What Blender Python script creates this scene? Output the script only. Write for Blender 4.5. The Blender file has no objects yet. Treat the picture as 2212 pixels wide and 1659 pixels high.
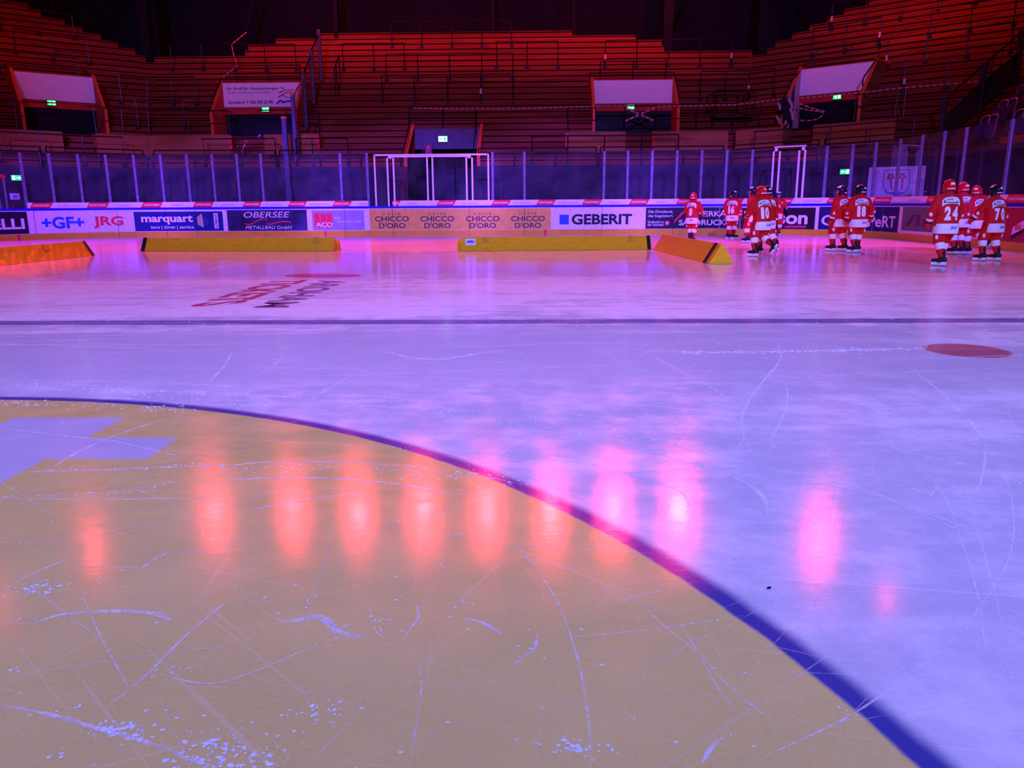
import bpy, bmesh, math, random
import numpy as np
from mathutils import Vector, Matrix
from mathutils.bvhtree import BVHTree
random.seed(11)
SC = bpy.context.scene
COL = SC.collection
PI = math.pi

# ------------------------------------------------------------------ camera
F, PITCH, ROLL, YAW = 1683.0, 0.2273, -0.0062, -0.0254
CAM = Vector((3.426, -0.224, 1.175))
_ct, _st = math.cos(PITCH), math.sin(PITCH)
FWD = Vector((math.sin(YAW)*_ct, math.cos(YAW)*_ct, -_st))
_r = Vector((math.cos(YAW), -math.sin(YAW), 0)); _u = _r.cross(FWD)
RGT = _r*math.cos(ROLL) + _u*math.sin(ROLL)
UPV = _u*math.cos(ROLL) - _r*math.sin(ROLL)
cd = bpy.data.cameras.new('camera'); cam = bpy.data.objects.new('camera', cd); COL.objects.link(cam)
cd.sensor_fit = 'HORIZONTAL'; cd.sensor_width = 36; cd.lens = F*36/2212; cd.clip_end = 300; cd.clip_start = .05
cam.matrix_world = Matrix(((RGT.x, UPV.x, -FWD.x, CAM.x), (RGT.y, UPV.y, -FWD.y, CAM.y), (RGT.z, UPV.z, -FWD.z, CAM.z), (0, 0, 0, 1)))
SC.camera = cam
SC.view_settings.view_transform = 'Standard'; SC.view_settings.look = 'None'
SC.view_settings.gamma = 1; SC.view_settings.use_curve_mapping = False; SC.view_settings.exposure = 0.0
SC.cycles.use_denoising = True
SC.cycles.max_bounces = 8; SC.cycles.transparent_max_bounces = 24; SC.cycles.sample_clamp_indirect = 12

# ------------------------------------------------------------------ world and lights
W = bpy.data.worlds.new('world'); SC.world = W; W.use_nodes = True
W.node_tree.nodes['Background'].inputs[0].default_value = (.30, .08, .40, 1)
W.node_tree.nodes['Background'].inputs[1].default_value = .02

def area(name, loc, aim, size, power, col, sy=None, spread=PI):
    l = bpy.data.lights.new(name, 'AREA'); o = bpy.data.objects.new(name, l); COL.objects.link(o)
    l.energy = power; l.color = col; l.size = size; l.spread = spread
    if sy: l.shape = 'RECTANGLE'; l.size_y = sy
    o.location = loc
    o.rotation_euler = (Vector(aim)-Vector(loc)).to_track_quat('-Z', 'Y').to_euler()
    return o
def spot(name, loc, aim, power, col, angle, blend=.5, rad=.3):
    l = bpy.data.lights.new(name, 'SPOT'); o = bpy.data.objects.new(name, l); COL.objects.link(o)
    l.energy = power; l.color = col; l.spot_size = angle; l.spot_blend = blend; l.shadow_soft_size = rad
    o.location = loc
    o.rotation_euler = (Vector(aim)-Vector(loc)).to_track_quat('-Z', 'Y').to_euler()
    return o
VIO = (.27, .30, 1.0)
for x in (-6.5, 3.2, 12.5):      # violet heads behind the camera, wash on the near ice
    spot('violet_wash', (x, -7, 13.5), (x*.8+.6, 7.0, 0), 18500 if x > 10 else 15500, VIO, math.radians(66), 1.0, .5)
for x in (-13.5, -7.5, -1.5, 4.5, 10.5, 14.3):      # deep violet heads behind the camera, narrow beams on the far boards
    spot('violet_far', (x*.8, -2.0, 12.0), (x, 29.9 if -12 < x < 9 else 27.0 if x < 12 else 21.0, 1.7), 82000 if x < 12 else 42000, (.16, .045, 1.0), math.radians(16.5), .6, .3)
spot('violet_mid', (3, 1, 14.5), (3, 11.5, 0), 2300, VIO, math.radians(46), 1.0, .4)
spot('violet_back', (2, -24, 13), (1, 36, 5.0), 52000, (.30, .14, 1.0), math.radians(40), .5, .5)
RED = (1.0, .03, .05)
RED_POWER = 6600

# ------------------------------------------------------------------ picture geometry helpers
def ray(px, py):
    return FWD + RGT*((px-1106)/F) + UPV*((829.5-py)/F)
def gnd(px, py, z=0.0):
    d = ray(px, py); t = (z-CAM.z)/d.z
    return CAM + d*t
def onplane(px, py, p0, n):
    d = ray(px, py); t = (p0-CAM).dot(n)/d.dot(n)
    return CAM + d*t
def proj(v):
    d = Vector(v)-CAM; z = d.dot(FWD)
    return (1106+F*d.dot(RGT)/z, 829.5-F*d.dot(UPV)/z)

# ------------------------------------------------------------------ materials
def lin(h):
    h = h.lstrip('#'); o = []
    for i in (0, 2, 4):
        c = int(h[i:i+2], 16)/255
        o.append(c/12.92 if c <= .04045 else ((c+.055)/1.055)**2.4)
    return tuple(o)
MATS = {}
def pm(name, col, rough=.55, metal=0.0, nz=(6.0, .12), spec=.15, emit=0.0, stretch=None, bump=0.0):
    """principled material whose colour carries a little procedural noise"""
    if name in MATS: return MATS[name]
    if isinstance(col, str): col = lin(col)
    m = bpy.data.materials.new(name); m.use_nodes = True; MATS[name] = m
    nt = m.node_tree; b = nt.nodes['Principled BSDF']
    b.inputs['Roughness'].default_value = rough; b.inputs['Metallic'].default_value = metal
    b.inputs['Specular IOR Level'].default_value = spec
    tc = nt.nodes.new('ShaderNodeTexCoord'); n = nt.nodes.new('ShaderNodeTexNoise')
    n.inputs['Scale'].default_value = nz[0]; n.inputs['Detail'].default_value = 4
    if stretch:
        mp = nt.nodes.new('ShaderNodeMapping'); mp.inputs['Scale'].default_value = stretch
        nt.links.new(tc.outputs['Object'], mp.inputs[0]); nt.links.new(mp.outputs[0], n.inputs['Vector'])
    else:
        nt.links.new(tc.outputs['Object'], n.inputs['Vector'])
    r = nt.nodes.new('ShaderNodeValToRGB')
    r.color_ramp.elements[0].position = .3; r.color_ramp.elements[1].position = .7
    r.color_ramp.elements[0].color = tuple(min(1, c*(1-nz[1])) for c in col)+(1,)
    r.color_ramp.elements[1].color = tuple(min(1, c*(1+nz[1])) for c in col)+(1,)
    nt.links.new(n.outputs['Fac'], r.inputs[0]); nt.links.new(r.outputs[0], b.inputs['Base Color'])
    if bump:
        bp = nt.nodes.new('ShaderNodeBump'); bp.inputs['Strength'].default_value = bump; bp.inputs['Distance'].default_value = .01
        nt.links.new(n.outputs['Fac'], bp.inputs['Height']); nt.links.new(bp.outputs[0], b.inputs['Normal'])
    if emit:
        nt.links.new(r.outputs[0], b.inputs['Emission Color']); b.inputs['Emission Strength'].default_value = emit
    return m

class ND:
    """tiny helper to write node maths"""
    def __init__(s, m): s.nt = m.node_tree
    def new(s, t, **kw):
        n = s.nt.nodes.new(t)
        for k, v in kw.items(): setattr(n, k, v)
        return n
    def put(s, sock, v):
        if v is None: return
        if hasattr(v, 'node') or hasattr(v, 'is_output'): s.nt.links.new(v, sock)
        else: sock.default_value = v
    def m(s, op, a, b=None, c=None, clamp=False):
        n = s.new('ShaderNodeMath', operation=op, use_clamp=clamp)
        s.put(n.inputs[0], a); s.put(n.inputs[1], b)
        if c is not None: s.put(n.inputs[2], c)
        return n.outputs[0]
    def step(s, x, a, b):
        n = s.new('ShaderNodeMapRange'); n.interpolation_type = 'SMOOTHSTEP'
        s.put(n.inputs[0], x); n.inputs[1].default_value = a; n.inputs[2].default_value = b
        return n.outputs[0]
    def mix(s, f, a, b):
        n = s.new('ShaderNodeMix', data_type='RGBA')
        s.put(n.inputs[0], f); s.put(n.inputs[6], a if not isinstance(a, tuple) else a[:3]+(1,)); s.put(n.inputs[7], b if not isinstance(b, tuple) else b[:3]+(1,))
        return n.outputs[2]
    def noise(s, vec, scale, detail=4, rough=.55, stretch=None, dist=0):
        if stretch is not None:
            mp = s.new('ShaderNodeMapping'); mp.inputs['Scale'].default_value = stretch; s.put(mp.inputs[0], vec); vec = mp.outputs[0]
        n = s.new('ShaderNodeTexNoise'); s.put(n.inputs['Vector'], vec)
        n.inputs['Scale'].default_value = scale; n.inputs['Detail'].default_value = detail; n.inputs['Roughness'].default_value = rough
        n.inputs['Distortion'].default_value = dist
        return n.outputs['Fac']

# ------------------------------------------------------------------ mesh builder
WL = {}
class MB:
    def __init__(s): s.v = []; s.f = []; s.mi = []
    def add(s, vs, fs, mi=0):
        o = len(s.v); s.v += [Vector(p) for p in vs]
        s.f += [tuple(i+o for i in f) for f in fs]; s.mi += [mi]*len(fs)
    def hexa(s, p, mi=0):   # 8 points: bottom ring 0-3, top ring 4-7
        s.add(p, [(0, 3, 2, 1), (4, 5, 6, 7), (0, 1, 5, 4), (1, 2, 6, 5), (2, 3, 7, 6), (3, 0, 4, 7)], mi)
    def box(s, c, sz, M=None, mi=0):
        x, y, z = sz[0]/2, sz[1]/2, sz[2]/2
        p = [Vector(q) for q in ((-x, -y, -z), (x, -y, -z), (x, y, -z), (-x, y, -z), (-x, -y, z), (x, -y, z), (x, y, z), (-x, y, z))]
        if M: p = [M @ q for q in p]
        s.hexa([q+Vector(c) for q in p], mi)
    def obox(s, o, a, b, c, mi=0):  # origin corner and three edge vectors
        o, a, b, c = Vector(o), Vector(a), Vector(b), Vector(c)
        s.hexa([o, o+a, o+a+b, o+b, o+c, o+a+c, o+a+b+c, o+b+c], mi)
    def tube(s, pts, r, n=8, mi=0, cap=True):
        pts = [Vector(p) for p in pts]; rs = r if isinstance(r, (list, tuple)) else [r]*len(pts)
        base = len(s.v); prev = None
        for i, p in enumerate(pts):
            d = (pts[min(i+1, len(pts)-1)]-pts[max(i-1, 0)])
            d = d.normalized() if d.length > 1e-9 else Vector((0, 0, 1))
            if prev is None:
                a = d.orthogonal().normalized()
            else:
                a = (prev - d*prev.dot(d)); a = a.normalized() if a.length > 1e-6 else d.orthogonal().normalized()
            prev = a; b = d.cross(a)
            s.v += [p+(a*math.cos(2*PI*k/n)+b*math.sin(2*PI*k/n))*rs[i] for k in range(n)]
        for i in range(len(pts)-1):
            for k in range(n):
                s.f.append((base+i*n+k, base+i*n+(k+1) % n, base+(i+1)*n+(k+1) % n, base+(i+1)*n+k)); s.mi.append(mi)
        if cap:
            s.f.append(tuple(base+k for k in range(n))[::-1]); s.mi.append(mi)
            s.f.append(tuple(base+(len(pts)-1)*n+k for k in range(n))); s.mi.append(mi)
    def limb(s, pts, rs, n=12, mi=0):   # tube with rounded ends
        pts = [Vector(p) for p in pts]; P = []; R = []
        d = (pts[0]-pts[1]).normalized()
        for a in (1.45, 1.0, .5): P.append(pts[0]+d*rs[0]*math.sin(a)); R.append(rs[0]*math.cos(a))
        P += pts; R += list(rs)
        d = (pts[-1]-pts[-2]).normalized()
        for a in (.5, 1.0, 1.45): P.append(pts[-1]+d*rs[-1]*math.sin(a)); R.append(rs[-1]*math.cos(a))
        s.tube(P, R, n, mi)
    def ell(s, c, r, M=None, nu=16, nv=10, mi=0):
        vs = []; fs = []
        for j in range(1, nv):
            t = PI*j/nv
            for i in range(nu):
                p = 2*PI*i/nu; vs.append((r[0]*math.sin(t)*math.cos(p), r[1]*math.sin(t)*math.sin(p), r[2]*math.cos(t)))
        vs += [(0, 0, r[2]), (0, 0, -r[2])]; T = len(vs)-2
        for j in range(nv-2):
            for i in range(nu): fs.append((j*nu+i, (j+1)*nu+i, (j+1)*nu+(i+1) % nu, j*nu+(i+1) % nu))
        for i in range(nu):
            fs.append((T, i, (i+1) % nu)); fs.append((T+1, (nv-2)*nu+(i+1) % nu, (nv-2)*nu+i))
        c = Vector(c); vs = [Vector(v) for v in vs]
        if M: vs = [M @ v for v in vs]
        s.add([v+c for v in vs], fs, mi)
    def prism(s, poly, ex, mi=0):   # polygon (3d) pushed along ex
        n = len(poly); ex = Vector(ex); P = [Vector(p) for p in poly]
        s.add(P+[p+ex for p in P], [tuple(range(n))[::-1], tuple(range(n, 2*n))]+[(i, (i+1) % n, n+(i+1) % n, n+i) for i in range(n)], mi)
    def build(s, name, mats, parent=None, loc=(0, 0, 0), smooth=False, bevel=0):
        me = bpy.data.meshes.new(name)
        L = WL[parent.name] if parent is not None else Vector(loc)
        me.from_pydata([v-L for v in s.v], [], s.f)
        for m in (mats if isinstance(mats, (list, tuple)) else [mats]): me.materials.append(m)
        me.polygons.foreach_set('material_index', s.mi)
        if smooth: me.polygons.foreach_set('use_smooth', [True]*len(s.f))
        me.update()
        bm = bmesh.new(); bm.from_mesh(me); bmesh.ops.recalc_face_normals(bm, faces=bm.faces); bm.to_mesh(me); bm.free()
        o = bpy.data.objects.new(name, me); COL.objects.link(o)
        if parent is not None: o.parent = parent; WL[o.name] = L
        else: o.location = loc; WL[o.name] = Vector(loc)
        if bevel:
            b = o.modifiers.new('bevel', 'BEVEL'); b.width = bevel; b.segments = 2; b.limit_method = 'ANGLE'
        return o

def tag(o, label=None, cat=None, group=None, kind=None):
    if label: o['label'] = label
    if cat: o['category'] = cat
    if group: o['group'] = group
    if kind: o['kind'] = kind
    return o
def thing(name, label, cat, loc=(0, 0, 0), group=None):
    o = bpy.data.objects.new(name, None); COL.objects.link(o); o.location = loc; o.empty_display_size = .1
    WL[o.name] = Vector(loc)
    return tag(o, label, cat, group)
def struct(mb, name, mat, **kw):
    o = mb.build(name, mat, **kw); o['kind'] = 'structure'; return o

# lettering: flat outlines from the built-in font, scaled to the unit square
_TX = {}
def textmesh(st, bold=0.0, shear=0.0):
    k = (st, bold, shear)
    if k not in _TX:
        c = bpy.data.curves.new('lettering', 'FONT'); c.body = st; c.offset = bold; c.resolution_u = 4; c.shear = shear
        o = bpy.data.objects.new('lettering', c); COL.objects.link(o)
        dg = bpy.context.evaluated_depsgraph_get(); dg.update()
        me = bpy.data.meshes.new_from_object(o.evaluated_get(dg))
        V = [v.co.copy() for v in me.vertices]; Fc = [tuple(p.vertices) for p in me.polygons]
        bpy.data.objects.remove(o); bpy.data.curves.remove(c); bpy.data.meshes.remove(me)
        x0 = min(v.x for v in V); x1 = max(v.x for v in V); y0 = min(v.y for v in V); y1 = max(v.y for v in V)
        _TX[k] = ([((v.x-x0)/(x1-x0), (v.y-y0)/(y1-y0)) for v in V], Fc)
    return _TX[k]

class PlaneSurf:
    """a vertical plane: u along U, v = height, off towards -N"""
    def __init__(s, p0, U, N): s.p0 = Vector(p0); s.U = Vector(U).normalized(); s.N = Vector(N).normalized()
    def uv(s, px, py):
        p = onplane(px, py, s.p0, s.N); return ((p-s.p0).dot(s.U), p.z)
    def at(s, u, v, off=0.0):
        q = s.p0+s.U*u-s.N*off; return Vector((q.x, q.y, v))
    def P(s, px, py, off=0.0): return s.at(*s.uv(px, py), off)

def rect(S, x0, y0, x1, y1):
    xm, ym = (x0+x1)/2, (y0+y1)/2
    return S.uv(x0, ym)[0], S.uv(x1, ym)[0], S.uv(xm, y1)[1], S.uv(xm, y0)[1]
def sheet(mb, S, u0, u1, v0, v1, off, th, mi=0, skew=0.0, step=.25):
    n = max(1, int(abs(u1-u0)/step)); b = len(mb.v)
    for i in range(n+1):
        u = u0+(u1-u0)*i/n
        mb.v += [S.at(u, v0, off), S.at(u, v0, off+th), S.at(u+skew, v1, off+th), S.at(u+skew, v1, off)]
    fs = [(b, b+1, b+2, b+3), (b+4*n+3, b+4*n+2, b+4*n+1, b+4*n)]
    for i in range(n):
        for k in range(4): fs.append((b+4*i+k, b+4*i+4+k, b+4*i+4+(k+1) % 4, b+4*i+(k+1) % 4))
    mb.f += fs; mb.mi += [mi]*len(fs)
def letter(mb, S, st, u0, u1, v0, v1, off, bold=0.0, shear=0.0, mi=0, slope=0.0):
    V, Fc = textmesh(st, bold, shear)
    mb.add([S.at(u0+(u1-u0)*a, v0+(v1-v0)*b+slope*(u1-u0)*a, off) for a, b in V], Fc, mi)
def words(parent, name, S, st, x0, y0, x1, y1, mat, off, bold=0.0, shear=0.0, label=None):
    u0, u1, v0, v1 = rect(S, x0, y0, x1, y1)
    mb = MB(); letter(mb, S, st, u0, u1, v0, v1, off, bold, shear)
    o = mb.build(name, mat, parent)
    if label: o['label'] = label
    return o
def poly(mb, S, pts, off, mi=0):    # flat shape from picture points on a surface
    mb.add([S.P(x, y, off) for x, y in pts], [tuple(range(len(pts)))], mi)

ORD = ['first', 'second', 'third', 'fourth', 'fifth', 'sixth', 'seventh', 'eighth', 'ninth', 'tenth', 'eleventh', 'twelfth', 'thirteenth', 'fourteenth', 'fifteenth', 'sixteenth', 'seventeenth', 'eighteenth', 'nineteenth', 'twentieth', 'twenty-first', 'twenty-second', 'twenty-third', 'twenty-fourth', 'twenty-fifth', 'twenty-sixth', 'twenty-seventh', 'twenty-eighth', 'twenty-ninth', 'thirtieth', 'thirty-first', 'thirty-second']
# ------------------------------------------------------------------ palette
M_bann = pm('banner_white', (.88, .80, .86), .6, nz=(3, .04))
M_white = pm('white_panel', (.72, .70, .72), .45, nz=(9, .10))
M_strip = pm('strip_white', (.80, .78, .80), .4, nz=(5, .04))
M_ink = pm('dark_ink', (.012, .012, .02), .5)
M_grey = pm('grey_ink', (.28, .25, .30), .5)
M_wtext = pm('white_ink', (.80, .78, .82), .5, nz=(5, .03))
M_blue = pm('blue_ink', (.02, .10, .45), .5)
M_rail = pm('blue_cap', (.005, .012, .42), .35)
M_red = pm('red_ink', (.75, .03, .04), .5)
M_kick = pm('yellow_kick', (.70, .36, .02), .4, nz=(3, .08))
M_yel = pm('gold_panel', (.72, .43, .055), .45, nz=(4, .12))
M_navy = pm('navy_panel', (.010, .020, .12), .45)
M_dark = pm('dark_panel', (.018, .013, .030), .45, nz=(3, .3))
M_black = pm('black_steel', (.012, .010, .014), .45, spec=.5)
M_steel = pm('dark_pipe', (.007, .005, .006), .32, spec=.35)
M_plate = pm('foot_plate', (.014, .013, .018), .5, spec=.2)
M_alu = pm('aluminium_post', (.17, .15, .21), .4, nz=(14, .25))
M_gate = pm('white_gate', (.80, .78, .82), .4, nz=(9, .05))
M_wall = pm('grey_concrete', (.042, .034, .050), .85, nz=(1.5, .2), spec=.05)
M_back = pm('dark_cladding', (.006, .004, .011), .8, nz=(30, .25), stretch=(.05, .05, 1))
M_col = pm('dark_column', (.004, .003, .010), .7)
M_orange = pm('orange_cap', (.80, .12, .03), .5)
M_redw = pm('red_wall', (.55, .035, .03), .6, nz=(2, .12))
M_shut = pm('black_shutter', (.012, .010, .016), .5)
M_glow = pm('exit_green', (.03, .85, .22), .5, emit=1.1)
M_glow2 = pm('exit_white', (.75, 1.0, .85), .5, emit=1.8)
M_tapew = pm('tape_white', (.45, .33, .34), .5)
M_taper = pm('tape_red', (.38, .03, .03), .5)
M_mat = pm('yellow_vinyl', (.70, .42, .012), .30, spec=.10, nz=(5, .10), stretch=(1, 5, 5), bump=.25)
M_matb = pm('black_vinyl', (.012, .012, .018), .4)

def wood_mat(name, col, amt):
    m = pm(name, col, .7, spec=.06, nz=(2.2, amt), stretch=(.12, .12, 8)); nd = ND(m); nt = m.node_tree
    b = nt.nodes['Principled BSDF']; src = b.inputs['Base Color'].links[0].from_socket
    g = nd.new('ShaderNodeNewGeometry'); sp = nd.new('ShaderNodeSeparateXYZ'); nd.put(sp.inputs[0], g.outputs['Position'])
    # plank to plank differences: a random tone for every plank
    br = nd.new('ShaderNodeTexVoronoi'); br.inputs['Scale'].default_value = 1.0
    mp = nd.new('ShaderNodeMapping'); mp.inputs['Scale'].default_value = (.28, .28, 3.3); nd.put(mp.inputs[0], g.outputs['Position']); nd.put(br.inputs['Vector'], mp.outputs[0])
    bw = nd.new('ShaderNodeRGBToBW'); nd.put(bw.inputs[0], br.outputs['Color'])
    k = nd.m('MULTIPLY_ADD', bw.outputs[0], .5, .75)
    kn = nd.m('MULTIPLY', k, nd.m('MULTIPLY_ADD', nd.step(nd.noise(g.outputs['Position'], 9, 3, .5), .66, .74), -.35, 1.0))
    mul = nd.new('ShaderNodeVectorMath', operation='SCALE'); nd.put(mul.inputs[0], src); nd.put(mul.inputs['Scale'], kn)
    nt.links.new(mul.outputs[0], b.inputs['Base Color'])
    return m
M_wood = wood_mat('stand_planks', (.21, .042, .020), .22)
M_ply = wood_mat('plywood_fascia', (.30, .10, .03), .18)

def glass_mat(name, tint, haze, refl):
    m = bpy.data.materials.new(name); m.use_nodes = True; nt = m.node_tree; nt.nodes.clear(); nd = ND(m)
    out = nd.new('ShaderNodeOutputMaterial'); t = nd.new('ShaderNodeBsdfTransparent'); t.inputs[0].default_value = tint+(1,)
    g = nd.new('ShaderNodeBsdfGlossy'); g.inputs['Roughness'].default_value = .03
    d = nd.new('ShaderNodeBsdfDiffuse'); d.inputs[0].default_value = (.8, .8, .85, 1)
    lw = nd.new('ShaderNodeLayerWeight'); lw.inputs[0].default_value = .5; fr = nd.m('MULTIPLY_ADD', nd.m('POWER', lw.outputs['Facing'], 5.0), 1-refl, refl)
    tc = nd.new('ShaderNodeTexCoord'); n = nd.noise(tc.outputs['Object'], 1.3, 6, .6)
    m1 = nd.new('ShaderNodeMixShader'); nd.put(m1.inputs[0], nd.m('MULTIPLY', nd.step(n, .2, .9), haze))
    nt.links.new(t.outputs[0], m1.inputs[1]); nt.links.new(d.outputs[0], m1.inputs[2])
    m2 = nd.new('ShaderNodeMixShader'); nd.put(m2.inputs[0], fr)
    nt.links.new(m1.outputs[0], m2.inputs[1]); nt.links.new(g.outputs[0], m2.inputs[2])
    nt.links.new(m2.outputs[0], out.inputs[0]); return m
M_glass = glass_mat('scratched_plexiglass', (.93, .93, .95), .035, .025)
M_visor = glass_mat('clear_visor', (.85, .85, .9), .10, .03)

# ------------------------------------------------------------------ ice
def ice_mat():
    m = bpy.data.materials.new('painted_ice'); m.use_nodes = True; nd = ND(m); nt = m.node_tree; b = nt.nodes['Principled BSDF']
    g = nd.new('ShaderNodeTexCoord'); P = g.outputs['Object']
    sp = nd.new('ShaderNodeSeparateXYZ'); nd.put(sp.inputs[0], P); x, y = sp.outputs[0], sp.outputs[1]
    wob = nd.m('MULTIPLY_ADD', nd.noise(P, 9, 3), .02, -.01)
    r = nd.m('ADD', nd.m('SQRT', nd.m('ADD', nd.m('MULTIPLY', x, x), nd.m('MULTIPLY', y, y))), wob)
    # clear patches and frosty streaks
    streak = nd.noise(P, 1.0, 6, .62, (.22, 2.6, 1))
    broad = nd.noise(P, .35, 4, .5, (.5, 1.5, 1), .6)
    streak2 = nd.noise(P, 1.0, 6, .7, (1.1, 7, 1)); iso = nd.noise(P, 3.2, 7, .72)
    frost = nd.step(nd.m('ADD', nd.m('MULTIPLY', nd.m('SUBTRACT', streak, .5), nd.m('MULTIPLY_ADD', nd.step(y, 3.0, 9.0), .26, .12)), nd.m('ADD', nd.m('MULTIPLY', broad, .36), nd.m('ADD', nd.m('MULTIPLY', streak2, .26), nd.m('MULTIPLY', iso, .48)))), .45, .66)
    hair = None      # hair-fine blade lines in a few directions
    for ang, sx, sy in ((.15, .35, 34), (-.45, .5, 42), (.75, .6, 46), (-1.15, .55, 40), (1.5, .6, 44), (.35, .22, 24)):
        mp = nd.new('ShaderNodeMapping'); mp.inputs['Rotation'].default_value = (0, 0, ang); nd.put(mp.inputs[0], P)
        h_ = nd.step(nd.noise(mp.outputs[0], 1.0, 3, .55, (sx, sy, 1), .12), .665, .70)
        hair = h_ if hair is None else nd.m('MAXIMUM', hair, h_)
    # bands in y: less frost beyond slot and before blue line, more between
    yw = nd.m('ADD', y, nd.m('MULTIPLY_ADD', broad, 4.0, -2.0))
    clear = nd.m('MAXIMUM', nd.m('MULTIPLY', nd.step(yw, 12.2, 14.0), nd.m('SUBTRACT', 1.0, nd.step(yw, 18.5, 20.5))), nd.m('MULTIPLY', nd.step(yw, 4.4, 5.4), nd.m('SUBTRACT', 1.0, nd.step(yw, 6.6, 7.4))))
    more_frost = nd.m('MULTIPLY', nd.step(yw, 7.6, 8.6), nd.m('SUBTRACT', 1.0, nd.step(yw, 11.6, 13.0)))
    more_frost = nd.m('MAXIMUM', more_frost, nd.m('MULTIPLY', nd.step(yw, 20.0, 21.0), nd.m('SUBTRACT', 1.6, nd.step(yw, 25.5, 27.5))))
    frost = nd.m('ADD', nd.m('MULTIPLY', frost, nd.m('MULTIPLY_ADD', clear, -.8, 1.0)), nd.m('MULTIPLY', more_frost, .55), None, True)
    fine = nd.noise(P, 60, 3, .7)
    base = nd.mix(frost, (.50, .51, .575), (.66, .66, .70))
    base = nd.mix(nd.m('MULTIPLY', nd.step(fine, .55, .75), .22), base, (.86, .86, .90))
    base = nd.mix(nd.m('MULTIPLY', hair, .26), base, (.84, .84, .88))
    # centre circle: yellow paint, white cross, blue line
    cloud = nd.noise(P, 1.6, 5, .6)
    yel = nd.mix(cloud, (.56, .45, .10), (.66, .55, .16))
    yel = nd.mix(nd.m('MULTIPLY', nd.step(nd.noise(P, 70, 6, .75), .3, .8), nd.m('MULTIPLY_ADD', nd.step(nd.m('ADD', y, nd.m('MULTIPLY', broad, 1.2)), 2.4, 3.9), -.22, .34)), yel, (.70, .66, .46)); yel = nd.mix(nd.m('MULTIPLY', hair, .16), yel, (.80, .76, .62))
    disc = nd.m('SUBTRACT', 1.0, nd.step(r, 4.42, 4.445))
    base = nd.mix(disc, base, yel)
    def bar(v, a, c, e=.012): return nd.m('MULTIPLY', nd.step(v, a-e, a+e), nd.m('SUBTRACT', 1.0, nd.step(v, c-e, c+e)))
    xa, xb, ya, yb, y0, x1 = CROSS
    wx = nd.m('ADD', x, wob); wy = nd.m('ADD', y, wob)
    cross = nd.m('MAXIMUM', nd.m('MULTIPLY', bar(wx, xa, xb), bar(wy, y0, YT)), nd.m('MULTIPLY', bar(wx, xa-(x1-xb), x1), bar(wy, ya, yb)))
    base = nd.mix(cross, base, (.47, .46, .52))
    bl = (.05, .055, .27)
    ring = nd.m('MULTIPLY', nd.step(r, 4.415, 4.435), nd.m('SUBTRACT', 1.0, nd.step(r, 4.470, 4.535)))
    base = nd.mix(ring, base, bl)
    line = bar(nd.m('ADD', y, wob), 7.537, 7.835, .02)
    base = nd.mix(nd.m('MULTIPLY', line, .86), base, (.105, .095, .28))
    for cx, cy in ((6.94, 6.05), (-8.0, 6.05)):
        dx = nd.m('SUBTRACT', x, cx); dy = nd.m('SUBTRACT', y, cy)
        rr = nd.m('ADD', nd.m('SQRT', nd.m('ADD', nd.m('MULTIPLY', dx, dx), nd.m('MULTIPLY', dy, dy))), wob)
        base = nd.mix(nd.m('MULTIPLY', .8, nd.m('SUBTRACT', 1.0, nd.step(rr, .29, .335))), base, (.42, .03, .04))
    gl = bar(y, 25.9, 25.98); base = nd.mix(gl, base, (.55, .03, .04))
    # end-zone circles: red rings round the far dots
    for cx in (-7.5, 6.9):
        dx = nd.m('SUBTRACT', x, cx); dy = nd.m('SUBTRACT', y, 19.9)
        rr = nd.m('SQRT', nd.m('ADD', nd.m('MULTIPLY', dx, dx), nd.m('MULTIPLY', dy, dy)))
        base = nd.mix(bar(rr, 4.47, 4.53), base, (.55, .05, .06))
    nt.links.new(base, b.inputs['Base Color'])
    b.inputs['IOR'].default_value = 1.31
    sm = nd.noise(P, 3, 4, .6)
    nd.put(b.inputs['Roughness'], nd.m('MULTIPLY_ADD', frost, .10, nd.m('MULTIPLY_ADD', sm, .09, .07)))
    nd.put(b.inputs['Specular IOR Level'], nd.m('MULTIPLY_ADD', frost, -.38, .5)); b.inputs['Coat Weight'].default_value = .10; b.inputs['Coat Roughness'].default_value = .035; b.inputs['Coat IOR'].default_value = 1.31
    bp = nd.new('ShaderNodeBump'); bp.inputs['Strength'].default_value = .055; bp.inputs['Distance'].default_value = .004
    hgt = nd.m('ADD', nd.noise(P, 26, 4, .6, (.5, 1.6, 1)), nd.m('MULTIPLY', nd.noise(P, 75, 3, .65), .60))
    nd.put(bp.inputs['Height'], hgt); nt.links.new(bp.outputs[0], b.inputs['Normal']); nt.links.new(bp.outputs[0], b.inputs['Coat Normal'])
    return m
P1, P2, P3, P4, P5, P6 = gnd(75, 902), gnd(237, 902), gnd(222, 946), gnd(380, 946), gnd(320, 992), gnd(45, 990)
CROSS = ((P1.x+P6.x-.62)/2, (P2.x+P3.x)/2, P5.y, P4.y, P5.y-(P1.y-P4.y), (P4.x+P5.x)/2)
YT = P1.y
print('CROSS', [tuple(round(c, 2) for c in p) for p in (P1, P2, P3, P4, P5, P6)])
M_ice = ice_mat()

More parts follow.
